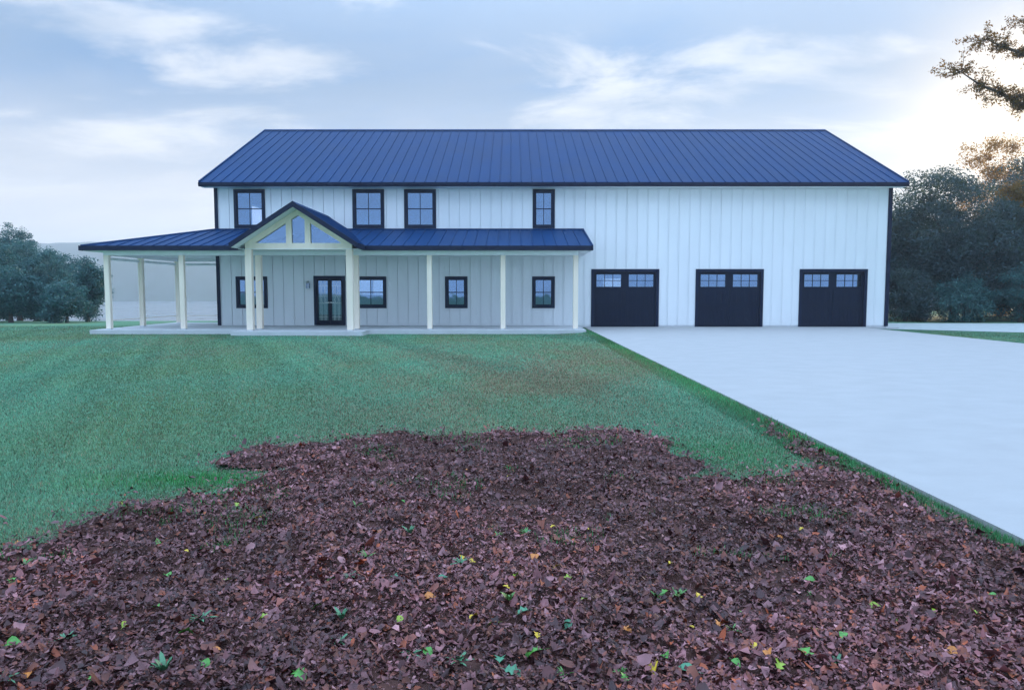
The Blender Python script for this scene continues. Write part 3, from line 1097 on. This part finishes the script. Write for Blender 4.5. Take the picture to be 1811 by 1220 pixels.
# --- wall lanterns and outlet
def lantern(px, lab):
    p = on_plane(px, 501, WY - .1)
    root = link('wall_lantern', None, None, (p.x, WY - .026, 1.8))
    tag(root, lab, 'lantern', 'lanterns flanking the front doors')
    y = WY - .13
    link('back_plate', MB().box(p.x - .05, p.x + .05, WY - .04, WY - .025, 1.72, 1.98).mesh('back_plate', M['steel']), root)
    link('arm', MB().tube([(p.x, WY - .04, 1.93), (p.x, WY - .09, 2.02), (p.x, y, 2.0)], [.012] * 3, 6).mesh('arm', M['steel']), root)
    link('cap', MB().lathe(p.x, y, [(.10, 1.90), (.05, 1.97), (.015, 2.01)], 10).mesh('cap', M['steel']), root)
    link('glass_shade', MB().lathe(p.x, y, [(.085, 1.68), (.075, 1.90)], 10).mesh('glass_shade', M['glass_light']), root)
    link('base', MB().lathe(p.x, y, [(.05, 1.655), (.09, 1.679)], 10).mesh('base', M['steel']), root)
    link('bulb', MB().lathe(p.x, y, [(.014, 1.682), (.032, 1.74), (.034, 1.78), (.012, 1.83)], 8).mesh('bulb', M['white_plastic']), root)


lantern(545, 'small silver wall lantern with glass shade, standing clear between siding and front doors')
lantern(616.5, 'small silver wall lantern half hidden behind the portico post beside the doors')
p = on_plane(520.5, 562, WY - .03)
ol = link('electrical_outlet', MB().box(p.x - .045, p.x + .045, WY - .05, WY - .026, p.z - .07, p.z + .07).mesh('electrical_outlet', M['white_plastic']))
tag(ol, 'small white weatherproof outlet cover low on the white siding', 'outlet')


# ------------------------------------------------------------------ trees
def leaf_cloud(r, centers, crad, per, size, flat=0.75, align=0.35):
    """diamond leaves scattered round clump centres; returns verts, quads"""
    n = len(centers) * per
    c = np.repeat(centers, per, 0)
    rad = np.repeat(crad, per)[:, None]
    dvec = r.normal(size=(n, 3))
    dvec /= np.linalg.norm(dvec, axis=1, keepdims=True)
    rr = r.random((n, 1)) ** 0.45
    pos = c + dvec * rr * rad * np.array([1, 1, flat])
    nrm = r.normal(size=(n, 3)) + align * 2 * dvec + np.array([0, 0, align * 2])
    nrm /= np.linalg.norm(nrm, axis=1, keepdims=True)
    t = np.cross(nrm, r.normal(size=(n, 3)))
    t /= np.linalg.norm(t, axis=1, keepdims=True)
    b = np.cross(nrm, t)
    s = size * r.uniform(0.55, 1.3, (n, 1))
    w = s * r.uniform(0.28, 0.5, (n, 1))
    v = np.stack([pos - t * s * .5, pos + b * w * .5 + nrm * s * .06, pos + t * s * .5, pos - b * w * .5 + nrm * s * .06], 1).reshape(-1, 3)
    q = np.arange(4 * n).reshape(n, 4)
    return v, q


def tree(name, label, x, y, h, rx, ry, seed, leaf, n_cl=150, per=110, size=.16, low=0.12, clump=.8, cat='tree', group=None, lean=0.0, z0=None, lobes=5):
    r = np.random.default_rng(seed)
    gz = float(ground_h(x, y)) if z0 is None else z0
    root = tag(link(name, None, None, (x, y, gz)), label, cat, group)
    # crown: several overlapping lobes, clumps biased to the outside
    lob = []
    for k in range(lobes):
        a = r.uniform(0, 2 * math.pi)
        d_ = r.uniform(.25, .62) if k else 0
        zz = r.uniform(.16, .70) if k else .60
        s_ = r.uniform(.42, .62) if k else .66
        lob.append((d_ * math.cos(a) * rx, d_ * math.sin(a) * ry, zz * h, s_))
    cen = []
    while len(cen) < n_cl:
        lx, ly, lz, s_ = lob[r.integers(len(lob))]
        dv = r.normal(size=3)
        dv /= np.linalg.norm(dv)
        rad = r.uniform(.55, 1.0) ** .6
        p = np.array([lx, ly, lz]) + dv * rad * s_ * np.array([rx, ry, h * .52])
        if p[2] < h * low or p[2] > h * 0.97:
            continue
        cen.append(p)
    cen = np.array(cen)
    cr = clump * r.uniform(.55, 1.25, n_cl)
    v, q = leaf_cloud(r, cen + np.array([x + lean, y, gz]), cr, per, size)
    tm = MB()
    th = h * .62
    r0 = 0.022 * h + .04
    pts = [(x, y, gz - .15)]
    for k in range(1, 6):
        f_ = k / 5
        pts.append((x + lean * f_ + r.normal() * .05 * h * .3 * f_, y + r.normal() * .04 * h * .3 * f_, gz + th * f_))
    tm.tube(pts, [r0 * (1.3 if k == 0 else 1) * (1 - .14 * k) for k in range(6)], 8)
    for c_ in cen[r.permutation(n_cl)[:14]]:
        a_ = Vector(pts[r.integers(1, 6)])
        e_ = Vector((c_[0] + x + lean, c_[1] + y, c_[2] + gz))
        m_ = (a_ + e_) / 2 + Vector((0, 0, .08 * h * r.random()))
        tm.tube([a_, m_, e_], [r0 * .32, r0 * .2, r0 * .07], 5)
    link('trunk', tm.mesh('trunk', M['bark'], True, False), root)
    link('crown', mesh_np('crown', v, q, leaf), root)
    return root


LF_BLUE = mat_leaf('leaf_hazed_blue', (0.020, 0.050, 0.070), (0.034, 0.075, 0.100), (0.055, 0.10, 0.110), .30, (0.09, 0.13, 0.04))  # blue of the hazy air put into the leaf colour
LF_WARM = mat_leaf('leaf_autumn', (0.06, 0.06, 0.022), (0.10, 0.075, 0.025), (0.15, 0.085, 0.03), .55, (0.55, 0.27, 0.06))
LF_TEAL = mat_leaf('leaf_teal', (0.028, 0.100, 0.110), (0.045, 0.14, 0.145), (0.07, 0.18, 0.15), .30)  # teal raised in the leaves to stand in for distance haze
LF_NEAR = mat_leaf('leaf_oak', (0.04, 0.05, 0.02), (0.07, 0.065, 0.024), (0.12, 0.075, 0.02), .36, (0.36, 0.17, 0.04))

GR = 'trees along the field edge beside the garage end'
right = [
    # name, label, x, y, h, rx, ry, leaf, ncl
    ('broad_tree', 'broad dark evergreen tree rising highest just past the garage corner', 25.0, 40.5, 8.8, 4.2, 3.2, LF_BLUE, 480),
    ('leafy_tree', 'shorter dark tree tucked directly behind the garage corner', 20.6, 42.0, 6.9, 2.5, 2.4, LF_BLUE, 260),
    ('autumn_tree', 'tall tree with orange sunlit top at the wood edge', 33.0, 46.5, 11.3, 4.4, 3.4, LF_WARM, 480),
    ('dark_tree', 'dark full-skirted tree in front of the orange-topped tree', 28.6, 39.5, 7.8, 3.3, 2.6, LF_BLUE, 340),
    ('backing_tree', 'dark tree filling the gap behind the broad evergreen', 25.5, 46.5, 9.2, 3.8, 3.0, LF_BLUE, 300),
    ('edge_tree', 'dense blue-green tree between the dark tree and the orange-topped one', 32.0, 42.8, 10.4, 4.2, 3.0, LF_BLUE, 420),
    ('added_shade_tree', 'dense tree added further along the wood edge to shade the drive', 34.6, 41.5, 10.0, 4.0, 3.6, LF_BLUE, 300),  # last three trees added to keep the low sun off the driveway
    ('added_shade_tree', 'large unseen tree added near the gravel track bend to shade the drive', 40.5, 42.0, 12.0, 4.6, 3.6, LF_BLUE, 260),
    ('added_shade_tree', 'rounded unseen tree added at the far wood edge to shade the drive', 47.0, 41.0, 12.0, 4.8, 3.8, LF_BLUE, 240),
]
for k, (n_, lb, x, y, h, rx, ry, lf, nc) in enumerate(right):
    tree(n_, lb, x, y, h, rx, ry, 100 + k, lf, nc, 175 if k < 6 else 90, .16, .02, .82, group=GR, lobes=8)
bushes = [(18.3, 38.6, 2.4, 1.3, 'low green bush right at the garage corner'), (20.9, 38.0, 3.0, 1.7, 'low dark bush second from the garage corner'),
          (23.6, 37.4, 2.5, 1.6, 'small spreading bush under the broad evergreen tree'), (26.4, 37.2, 3.0, 1.8, 'leafy bush between the evergreen and the dark tree'),
          (29.3, 37.0, 2.8, 1.8, 'leafy bush in front of the dark full-skirted tree')]
for k, (x, y, h, rx, lb) in enumerate(bushes):
    tree('bush', lb, x, y, h, rx, rx * .8, 140 + k, LF_TEAL if k != 1 else LF_BLUE, 120, 130, .12, .01, .42, cat='bush', group='bushes below the wood edge', lobes=6)

GL = 'trees on the slope beyond the wrap-around porch'
left = [
    ('tall_tree', 'tall hazy tree standing at the back of the grove beyond the side porch', -36.5, 52, 7.4, 2.6, 2.5, 300),
    ('tall_tree', 'slender hazy tree second tallest in the grove beyond the porch', -38.5, 58, 7.2, 2.0, 2.0, 220),
    ('tall_tree', 'hazy round-topped tree between the tall trees and the shrubs', -39.5, 62, 7.2, 2.3, 2.2, 220),
    ('young_tree', 'young tree with a forked feathery top nearest the porch', -24.6, 41.5, 3.8, 1.0, 1.1, 130),
    ('young_tree', 'bushy young tree next to the feathery one', -28.2, 43.5, 4.5, 1.5, 1.4, 190),
    ('filler_tree', 'leafy tree standing just behind the wide dark shrub', -33.0, 48.0, 5.6, 2.4, 2.0, 240),
    ('filler_tree', 'low leafy tree behind the rounded shrub at the lawn edge', -29.6, 46.0, 4.6, 2.0, 1.8, 200),
    ('round_shrub', 'dark rounded shrub at the middle of the lawn edge', -27.3, 39.0, 3.3, 1.8, 1.4, 190),
    ('round_shrub', 'wide dark shrub at the outer end of the lawn edge', -30.2, 41.0, 4.6, 2.1, 1.6, 240),
    ('round_shrub', 'small dark shrub closest to the porch corner post', -24.0, 38.6, 2.3, 1.3, 1.0, 120),
    ('round_shrub', 'tallest of the dark shrubs, before the tall hazy trees', -33.5, 44.0, 6.0, 2.3, 1.8, 260),
]
for k, (n_, lb, x, y, h, rx, ry, nc) in enumerate(left):
    tree(n_, lb, x, y, h, rx, ry, 200 + k, LF_TEAL, nc, 115, .15, .01 if 'tree' not in n_ else .06, .50, cat='tree' if 'tree' in n_ else 'shrub', group=GL, lobes=7)


# the near oak whose boughs reach into view beside the driveway
def near_oak():
    r = np.random.default_rng(77)
    x, y = 19.2, 23.6
    gz = float(ground_h(x, y))
    root = tag(link('oak_tree', None, None, (x, y, gz)), 'near oak beside the driveway, leafy boughs and twigs hanging against the bright sky', 'tree')
    tm = MB()
    tp = [(x, y, gz - .2), (x - .05, y, 2), (x - .1, y + .05, 4.5), (x + .1, y, 7), (x + .15, y, 10), (x, y, 12.5)]
    tm.tube(tp, [.42, .33, .29, .24, .15, .05], 10)
    cen, rad = [], []
    limbs = [  # (start height, end point, spread)
        (5.6, on_plane(1700, 128, 23.0), .50), (7.2, on_plane(1745, 70, 23.3), .34), (6.4, on_plane(1800, 170, 22.8), .45),
        (3.4, on_plane(1790, 338, 23.2), .36), (7.6, on_plane(1812, 35, 23.6), .5),
        (6.0, Vector((21.5, 21.5, 8)), .9), (7.0, Vector((22.6, 24.0, 9.5)), .9), (8.0, Vector((20.5, 26.0, 10.5)), .9), (9.5, Vector((19.6, 22.6, 12.2)), .8),
        (5.0, Vector((22.5, 23.5, 6.0)), .9), (5.5, Vector((21.0, 25.5, 7.0)), .9), (10.5, Vector((20.2, 24.4, 13.2)), .8)]
    for k, (hs, e, sp) in enumerate(limbs):
        s_ = Vector((x, y, hs))
        pts, n = [], 7
        for i in range(n + 1):
            f_ = i / n
            q = s_.lerp(e, f_)
            q.z += math.sin(f_ * math.pi) * .35 * (1 if k != 3 else .5)
            q += Vector(r.normal(size=3) * .06 * (0 < i < n))
            pts.append(q)
        tm.tube(pts, [.11 * (1 - f_ / n) ** .8 + .012 for f_ in range(n + 1)], 6)
        visible = k < 5
        for i in range(4 if visible else 3, n + 1):
            for _ in range(16 if visible else 14):
                tip = pts[i] + Vector(r.normal(size=3) * np.array([sp, sp, sp * .62]) * (.55 + .2 * (i - 3)) * .62)
                if visible and tip.x > 17.5 and k != 2:
                    pass
                m_ = pts[i].lerp(tip, .5) + Vector(r.normal(size=3) * .04)
                tm.tube([pts[i], m_, tip], [.012, .008, .004], 4)
                for f_ in (.35, .7, 1.0):
                    cen.append(pts[i].lerp(tip, f_))
                    rad.append(.14 if visible else .3)
    cen = np.array([tuple(c) for c in cen])
    v, q = leaf_cloud(r, cen, np.array(rad), 12, .10, 1.0, .1)
    link('trunk', tm.mesh('trunk', M['bark'], True, False), root)
    link('crown', mesh_np('crown', v, q, LF_NEAR), root)


near_oak()

# ------------------------------------------------------------------ grass blades
def lawn_ok(x, y):
    a = (x < DX0 - .015) | (x > DX1 + .03)
    b = ~((y > 27.3) & (x > -16.3) & (x < 2.95)) & ~((y > 26.2) & (x > -10.45) & (x < -5.4)) & ~((y > WY - .8) & (x > WX0 - .1))
    return a & b


def lo_edge(x):
    return np.interp(x, lo[:, 0], lo[:, 1]) - .05


def gen_blades(n, y0, y1, xr, dens_scale=1.0):
    hmin, hmax = .015, .036
    y = np.exp(rng.uniform(math.log(y0), math.log(y1), n))
    x = rng.uniform(-1, 1, n) * (.735 * y + 1.0)
    if xr:
        x = rng.uniform(xr[0], xr[1], n)
    k = (np.abs(x) < .735 * y + 1.0) & lawn_ok(x, y) & ~((x > DX1) & (y > lo_edge(x)))
    x, y = x[k], y[k]
    jx, jy = rng.normal(0, .09, len(x)), rng.normal(0, .13, len(x))
    inbed = bed_mask(x + jx, y + jy, .10)
    k = ~inbed | ((fbm(x * 2.3 + 70, y * 2.3, 3) > .63) & (rng.random(len(x)) < .16) & (y < 9))
    x, y, inb = x[k], y[k], inbed[k]
    wid = .0030 * np.maximum(y / 6.5, .8)
    n = len(x)
    h = rng.uniform(hmin, hmax, n)
    edge = 1 - smooth(.10, .55, DX0 - x) if True else 0
    edge = np.where(x < DX0, edge, 0)
    h = h * (1 + .9 * edge)
    # greener, longer clumps beside the litter
    gp = on_ground(370, 850, -.04)
    patch = np.exp(-(((x - gp.x) / .85) ** 2 + ((y - gp.y) / .30) ** 2))
    gp2 = on_ground(1285, 800, -.04)
    patch2 = np.exp(-(((x - gp2.x) / .9) ** 2 + ((y - gp2.y) / .8) ** 2))
    h = h * (1 + .5 * patch + .2 * patch2)
    az = rng.uniform(0, 2 * math.pi, n)
    lean = rng.uniform(.15, .9, n) * h
    z = np.where(inb, bed_h(x, y) + .008, ground_h(x, y) - .004)
    h = np.where(inb, h * 1.25, h)
    w = wid * rng.uniform(.6, 1.4, n)
    pxx, pyy = -np.sin(az), np.cos(az)
    b0 = np.stack([x - pxx * w, y - pyy * w, z], -1)
    b1 = np.stack([x + pxx * w, y + pyy * w, z], -1)
    tp = np.stack([x + np.cos(az) * lean, y + np.sin(az) * lean, z + h], -1)
    v = np.stack([b0, b1, tp], 1).reshape(-1, 3)
    # colour of the plants: dewy blue-green, dry strands, fresh green by the drive
    dewy, green, dry, olive = np.array((.105, .28, .175)), np.array((.035, .27, .06)), np.array((.26, .17, .105)), np.array((.125, .215, .10))
    f1 = smooth(.25, .75, fbm(x * .45 + 3, y * .20, 4))[:, None]
    c = dewy * f1 + olive * (1 - f1)
    g = np.clip(edge * .6 + patch * 1.0 + patch2 * .55 + inb * .8, 0, 1)[:, None]
    c = c * (1 - g) + green * g
    dryp = worn(x, y) * .62 * (1 - g[:, 0]) + .05
    isdry = (rng.random(n) < dryp)[:, None]
    c = np.where(isdry, dry * rng.uniform(.6, 1.2, (n, 1)), c)
    c = c * (.80 + .40 * smooth(.3, .7, fbm((x + .45 * y) * 1.1, (y - .3 * x) * .05, 3)))[:, None]
    c = c * rng.uniform(.35, 1.75, (n, 1))
    c = np.repeat(c, 3, 0)
    return v, c


vs_, cs_ = [], []
for a in ((1000000, 4.0, 34.0, None), (70000, 3.0, 28.0, (DX0 - .42, DX0 - .002))):
    v, c = gen_blades(*a)
    vs_.append(v)
    cs_.append(c)
gv, gc = np.concatenate(vs_), np.concatenate(cs_)
gr = link('grass', mesh_np('grass', gv, np.arange(len(gv)).reshape(-1, 3), M['blade'], gc))
tag(gr, 'short dewy blue-green lawn grass around the house and driveway', 'grass', kind='stuff')

# ------------------------------------------------------------------ leaf litter
NT = 10
OUT = 6


def leaf_templates(r):
    ts_ = []
    for k in range(NT):
        ang = np.linspace(0, 2 * math.pi, OUT, endpoint=False)
        rad = r.uniform(.55, 1.05, OUT) if k % 2 else np.where(np.arange(OUT) % 2 == 0, 1.05, r.uniform(.45, .7)) * r.uniform(.8, 1.1, OUT)
        asp = r.uniform(.45, .85) if k % 5 else r.uniform(.14, .26)
        x, y = rad * np.cos(ang) * .5, rad * np.sin(ang) * .5 * asp
        curl = r.uniform(.6, 2.6) * (1 if r.random() < .65 else -1)
        z = curl * y * y * 1.3 + r.uniform(-.6, .8) * x * x + r.normal(size=OUT) * .07
        v = np.concatenate([np.stack([x, y, z], -1), [[0, 0, r.uniform(-.05, .1)]]])
        ts_.append(v)
    return np.array(ts_)


TPL = leaf_templates(rng)
NL = 172000
yy = 1.7 + (rng.random(NL * 3) ** 1.35) * 6.6
xx = rng.uniform(-1, 1, NL * 3) * (.74 * yy + .9)
ok = bed_mask(xx + rng.normal(0, .07, len(xx)), yy + rng.normal(0, .12, len(xx)), .13) & (xx < DX0 - .06)
# some stray leaves out on the grass round the bed
stray = ~ok & (xx < DX0 - .03) & (rng.random(len(xx)) < .10) & bed_mask(xx * .95 + rng.normal(0, .25, len(xx)), yy * .94 + rng.normal(0, .3, len(xx)), .3)
ok |= stray
xx, yy = xx[ok][:NL], yy[ok][:NL]
n = len(xx)
sz = np.exp(rng.normal(math.log(.0215), .50, n)).clip(.008, .085)
tp = TPL[rng.integers(NT, size=n)]
v = tp * sz[:, None, None]
tilt = rng.normal(0, .40, (n, 2))
az = rng.uniform(0, 2 * math.pi, n)
ca, sa = np.cos(az), np.sin(az)
vx, vy, vz = v[..., 0], v[..., 1], v[..., 2]
vz2 = vz + vx * np.tan(np.clip(tilt[:, :1], -1.0, 1.0)) + vy * np.tan(np.clip(tilt[:, 1:], -1.0, 1.0))
wx = vx * ca[:, None] - vy * sa[:, None] + xx[:, None]
wy = vx * sa[:, None] + vy * ca[:, None] + yy[:, None]
wz = vz2 + (bed_h(xx, yy) + rng.uniform(.006, .030, n))[:, None]
lv = np.stack([wx, wy, wz], -1).reshape(-1, 3)
k_ = np.arange(OUT)
tri = np.stack([k_, (k_ + 1) % OUT, np.full(OUT, OUT)], -1)
lf = (tri[None] + (np.arange(n) * (OUT + 1))[:, None, None]).reshape(-1, 3)
pal = np.array([(.095, .058, .060), (.070, .043, .046), (.130, .095, .100), (.036, .023, .025), (.125, .066, .046), (.155, .125, .135), (.10, .052, .030), (.22, .19, .195), (.17, .065, .022)])
pw_ = np.array([.19, .19, .13, .19, .11, .07, .07, .03, .03])
lc = pal[rng.choice(len(pal), n, p=pw_ / pw_.sum())] * rng.uniform(.65, 1.25, (n, 1))
patchy = .72 + .56 * smooth(.35, .65, fbm(xx * 1.1 + 8, yy * 1.1, 3))
lc = lc * patchy[:, None] * np.array((1.62, .88, .90))
lcv = np.repeat(lc, OUT + 1, 0) * rng.uniform(.6, 1.35, (n * (OUT + 1), 1))
lit = link('leaf_litter', mesh_np('leaf_litter', lv, lf, M['litter'], lcv, True))
tag(lit, 'thick brown carpet of fallen leaves over the bare bed', 'leaf litter', kind='stuff')

# ------------------------------------------------------------------ single bright leaves and weeds on the litter
LEAFMAT = {
    'yellow': mat('leaf_yellow', (0.58, 0.40, 0.02), .5, .2, 60), 'lime': mat('leaf_lime', (0.25, 0.36, 0.03), .5, .2, 60),
    'green': mat('leaf_green', (0.07, 0.25, 0.035), .5, .25, 60), 'teal': mat('leaf_bluegreen', (0.05, 0.21, 0.11), .5, .2, 60),
    'orange': mat('leaf_orange', (0.50, 0.17, 0.03), .55, .25, 60)}


def leaf_mesh(name, m, seed):
    r = np.random.default_rng(seed)
    prof = [(-.5, .02), (-.38, .20), (-.15, .34), (.1, .30), (.32, .17), (.5, .015)]
    if seed % 2:
        prof = [(-.5, .03), (-.36, .30), (-.22, .16), (-.02, .40), (.14, .18), (.3, .24), (.5, .02)]
    vv, ff = [], []
    for x, w in prof:
        zc_ = .10 * math.sin((x + .5) * math.pi) - .18 * x * x
        for s_ in (-1, 0, 1):
            vv.append((x, s_ * w * r.uniform(.85, 1.1), zc_ + (abs(s_) * w * .45) + r.normal() * .015))
    for i in range(len(prof) - 1):
        for j in (0, 1):
            ff.append((i * 3 + j, (i + 1) * 3 + j, (i + 1) * 3 + j + 1, i * 3 + j + 1))
    # stalk
    k = len(vv)
    vv += [(-.5, -.012, 0), (-.5, .012, 0), (-.78, .03, -.05), (-.78, .01, -.05)]
    ff.append((k, k + 1, k + 2, k + 3))
    me = bpy.data.meshes.new(name)
    me.from_pydata(vv, [], ff)
    me.materials.append(m)
    me.shade_smooth()
    return me


LEAVES = {
    'yellow': [(457, 916, 1), (586, 944, 1), (815, 978, 1), (835, 990, 1), (984, 994, .9), (1186, 993, 1.2), (895, 1037, 1), (837, 1090, 1.1), (948, 1116, 1), (1158, 1178, 1.2),
               (978, 919, .9), (1036, 930, .9), (1234, 1052, 1), (1220, 1101, .9), (1438, 1104, 1.1), (1333, 1136, 1), (1418, 932, .8), (328, 966, .7), (900, 843, 1)],
    'lime': [(419, 887, 1.2), (214, 895, 1.2), (399, 1012, 1), (220, 1100, 1), (467, 1079, .9), (1033, 1066, 1), (872, 1100, 1.2), (708, 1097, .9), (1377, 1171, 1.1), (1547, 1065, 1), (1005, 1015, .9),
             (913, 1019, 1.2), (1719, 1080, 1.1), (1650, 1077, .8)],
    'green': [(280, 953, 1.3), (254, 946, .8), (20, 1017, 1.1), (296, 1009, 1.3), (588, 1021, 1.2), (277, 1072, 1.1), (328, 1118, 1.3), (23, 1142, 1.5), (530, 1180, 1.7), (364, 1176, 1.1), (164, 1198, .8), (560, 1074, 1.2),
              (1177, 1049, 1.2), (757, 1138, 1.4), (945, 1142, 1.8), (1178, 1157, 1.3), (1104, 1191, 1.4), (1434, 1017, 1.2), (1313, 1067, 1), (1491, 1124, 1.2), (1585, 1089, 1), (1758, 1044, 1), (1419, 1152, 1.7), (1302, 1164, 1.1), (711, 1211, 1.2), (712, 882, .8)],
    'teal': [(698, 1019, 1.1), (782, 1030, 1), (925, 1084, 1.1), (1006, 1097, 1.2), (885, 1153, 1.4), (1213, 1180, 2.0), (908, 1178, 1.4), (935, 931, 1)],
    'orange': [(32, 949, 1), (378, 1145, 1.3), (56, 1193, 1.3), (945, 976, 1.3), (1109, 1110, 1.1), (671, 943, .9), (1271, 1092, 1), (1359, 1158, 1.1), (1380, 945, .8), (1686, 1150, 1.2), (1250, 872, .9), (760, 1058, 1.2), (827, 831, .7)]}
LAB = {'yellow': 'bright yellow fallen leaf lying on the brown leaf litter', 'lime': 'lime green fallen leaf lying on the brown leaf litter',
       'green': 'fresh green leaf lying on the brown leaf litter', 'teal': 'blue-green leaf lying on the brown leaf litter', 'orange': 'orange fallen leaf lying on the brown leaf litter'}
for kind, lst in LEAVES.items():
    ms = [leaf_mesh('fallen_leaf', LEAFMAT[kind], s_) for s_ in (1, 2, 3, 4)]
    for i, (px, py, sz_) in enumerate(lst):
        p = on_ground(px, py, .01)
        if p.x > DX0 - .1:
            continue
        z = float(bed_h(np.array(p.x), np.array(p.y))) + .020
        o = link('fallen_leaf', ms[i % 4], None, (p.x, p.y, z))
        size = .051 * sz_ * random.uniform(.8, 1.15)
        o.scale = (size, size, size)
        o.rotation_euler = (random.uniform(-.35, .35) + .25, random.uniform(-.4, .4), random.uniform(0, 6.28))
        tag(o, LAB[kind], 'leaf', kind + ' leaves scattered on the litter')

# little weeds: rosettes of narrow leaves
WEEDM = [mat('weed_green', (0.07, 0.20, 0.04), .5, .25, 40), mat('weed_bluegreen', (0.055, 0.18, 0.085), .5, .25, 40)]


def weed_mesh(seed, m, up):
    r = np.random.default_rng(seed)
    vv, ff = [], []
    for k in range(11):
        a = r.uniform(0, 6.28)
        L = r.uniform(.5, 1.0)
        e = r.uniform(.35, 1.1) if not up else r.uniform(.9, 1.45)
        wd = r.uniform(.05, .11)
        dx, dy = math.cos(a), math.sin(a)
        b = len(vv)
        for f_, wf in ((0, .4), (.45, 1), (.8, .7), (1, .05)):
            rr = L * f_ * math.cos(e) * (1 + .2 * f_)
            zz = L * (math.sin(e) * f_ - .35 * f_ * f_)
            vv.append((dx * rr - dy * wd * wf, dy * rr + dx * wd * wf, zz))
            vv.append((dx * rr + dy * wd * wf, dy * rr - dx * wd * wf, zz))
        for i in range(3):
            ff.append((b + 2 * i, b + 2 * i + 1, b + 2 * i + 3, b + 2 * i + 2))
    me = bpy.data.meshes.new('weed_sprig')
    me.from_pydata(vv, [], ff)
    me.materials.append(m)
    return me


WM = [weed_mesh(i, WEEDM[i % 2], i >= 2) for i in range(4)]
weeds = [(726, 945, 3), (900, 1068, 2), (931, 933, 0), (291, 1186, 3), (1200, 1052, 0), (815, 988, 1), (620, 1022, 1), (605, 1085, 3), (600, 1120, 1), (45, 985, 0), (728, 1140, 1), (630, 890, 0),
         (998, 1176, 0), (810, 1148, 1), (1160, 1052, 0), (1480, 1160, 1), (1296, 1107, 0), (355, 1085, 1), (1440, 1036, 0), (880, 936, 0), (115, 1122, 1), (10, 1205, 1), (650, 985, 0), (500, 830, 1), (1095, 1178, 0)]
for px, py, k in weeds:
    p = on_ground(px, py, .01)
    z = float(bed_h(np.array(p.x), np.array(p.y))) + .010
    o = link('weed_sprig', WM[k], None, (p.x, p.y, z))
    s_ = (.062 if k < 2 else .11) * random.uniform(.8, 1.2)
    o.scale = (s_, s_, s_)
    o.rotation_euler = (0, 0, random.uniform(0, 6.28))
    tag(o, 'upright tuft of green weed sprouting through the leaf litter' if k >= 2 else 'small flat green weed rosette growing among the fallen leaves', 'weed', 'upright weeds in the leaf bed' if k >= 2 else 'flat weeds in the leaf bed')

# ------------------------------------------------------------------ morning haze
hz = MB().box(-1600, 1600, -400, 1500, -14, 95)
hm = bpy.data.materials.new('haze')
hm.use_nodes = True
hn = hm.node_tree.nodes
hn.clear()
pv = hn.new('ShaderNodeVolumePrincipled')
pv.inputs['Color'].default_value = (0.76, 0.88, 1.0, 1)
pv.inputs['Density'].default_value = 0.0009
pv.inputs['Anisotropy'].default_value = 0.35
ho = hn.new('ShaderNodeOutputMaterial')
hm.node_tree.links.new(pv.outputs[0], ho.inputs['Volume'])
haze = link('haze', hz.mesh('haze', hm))
tag(haze, kind='stuff')
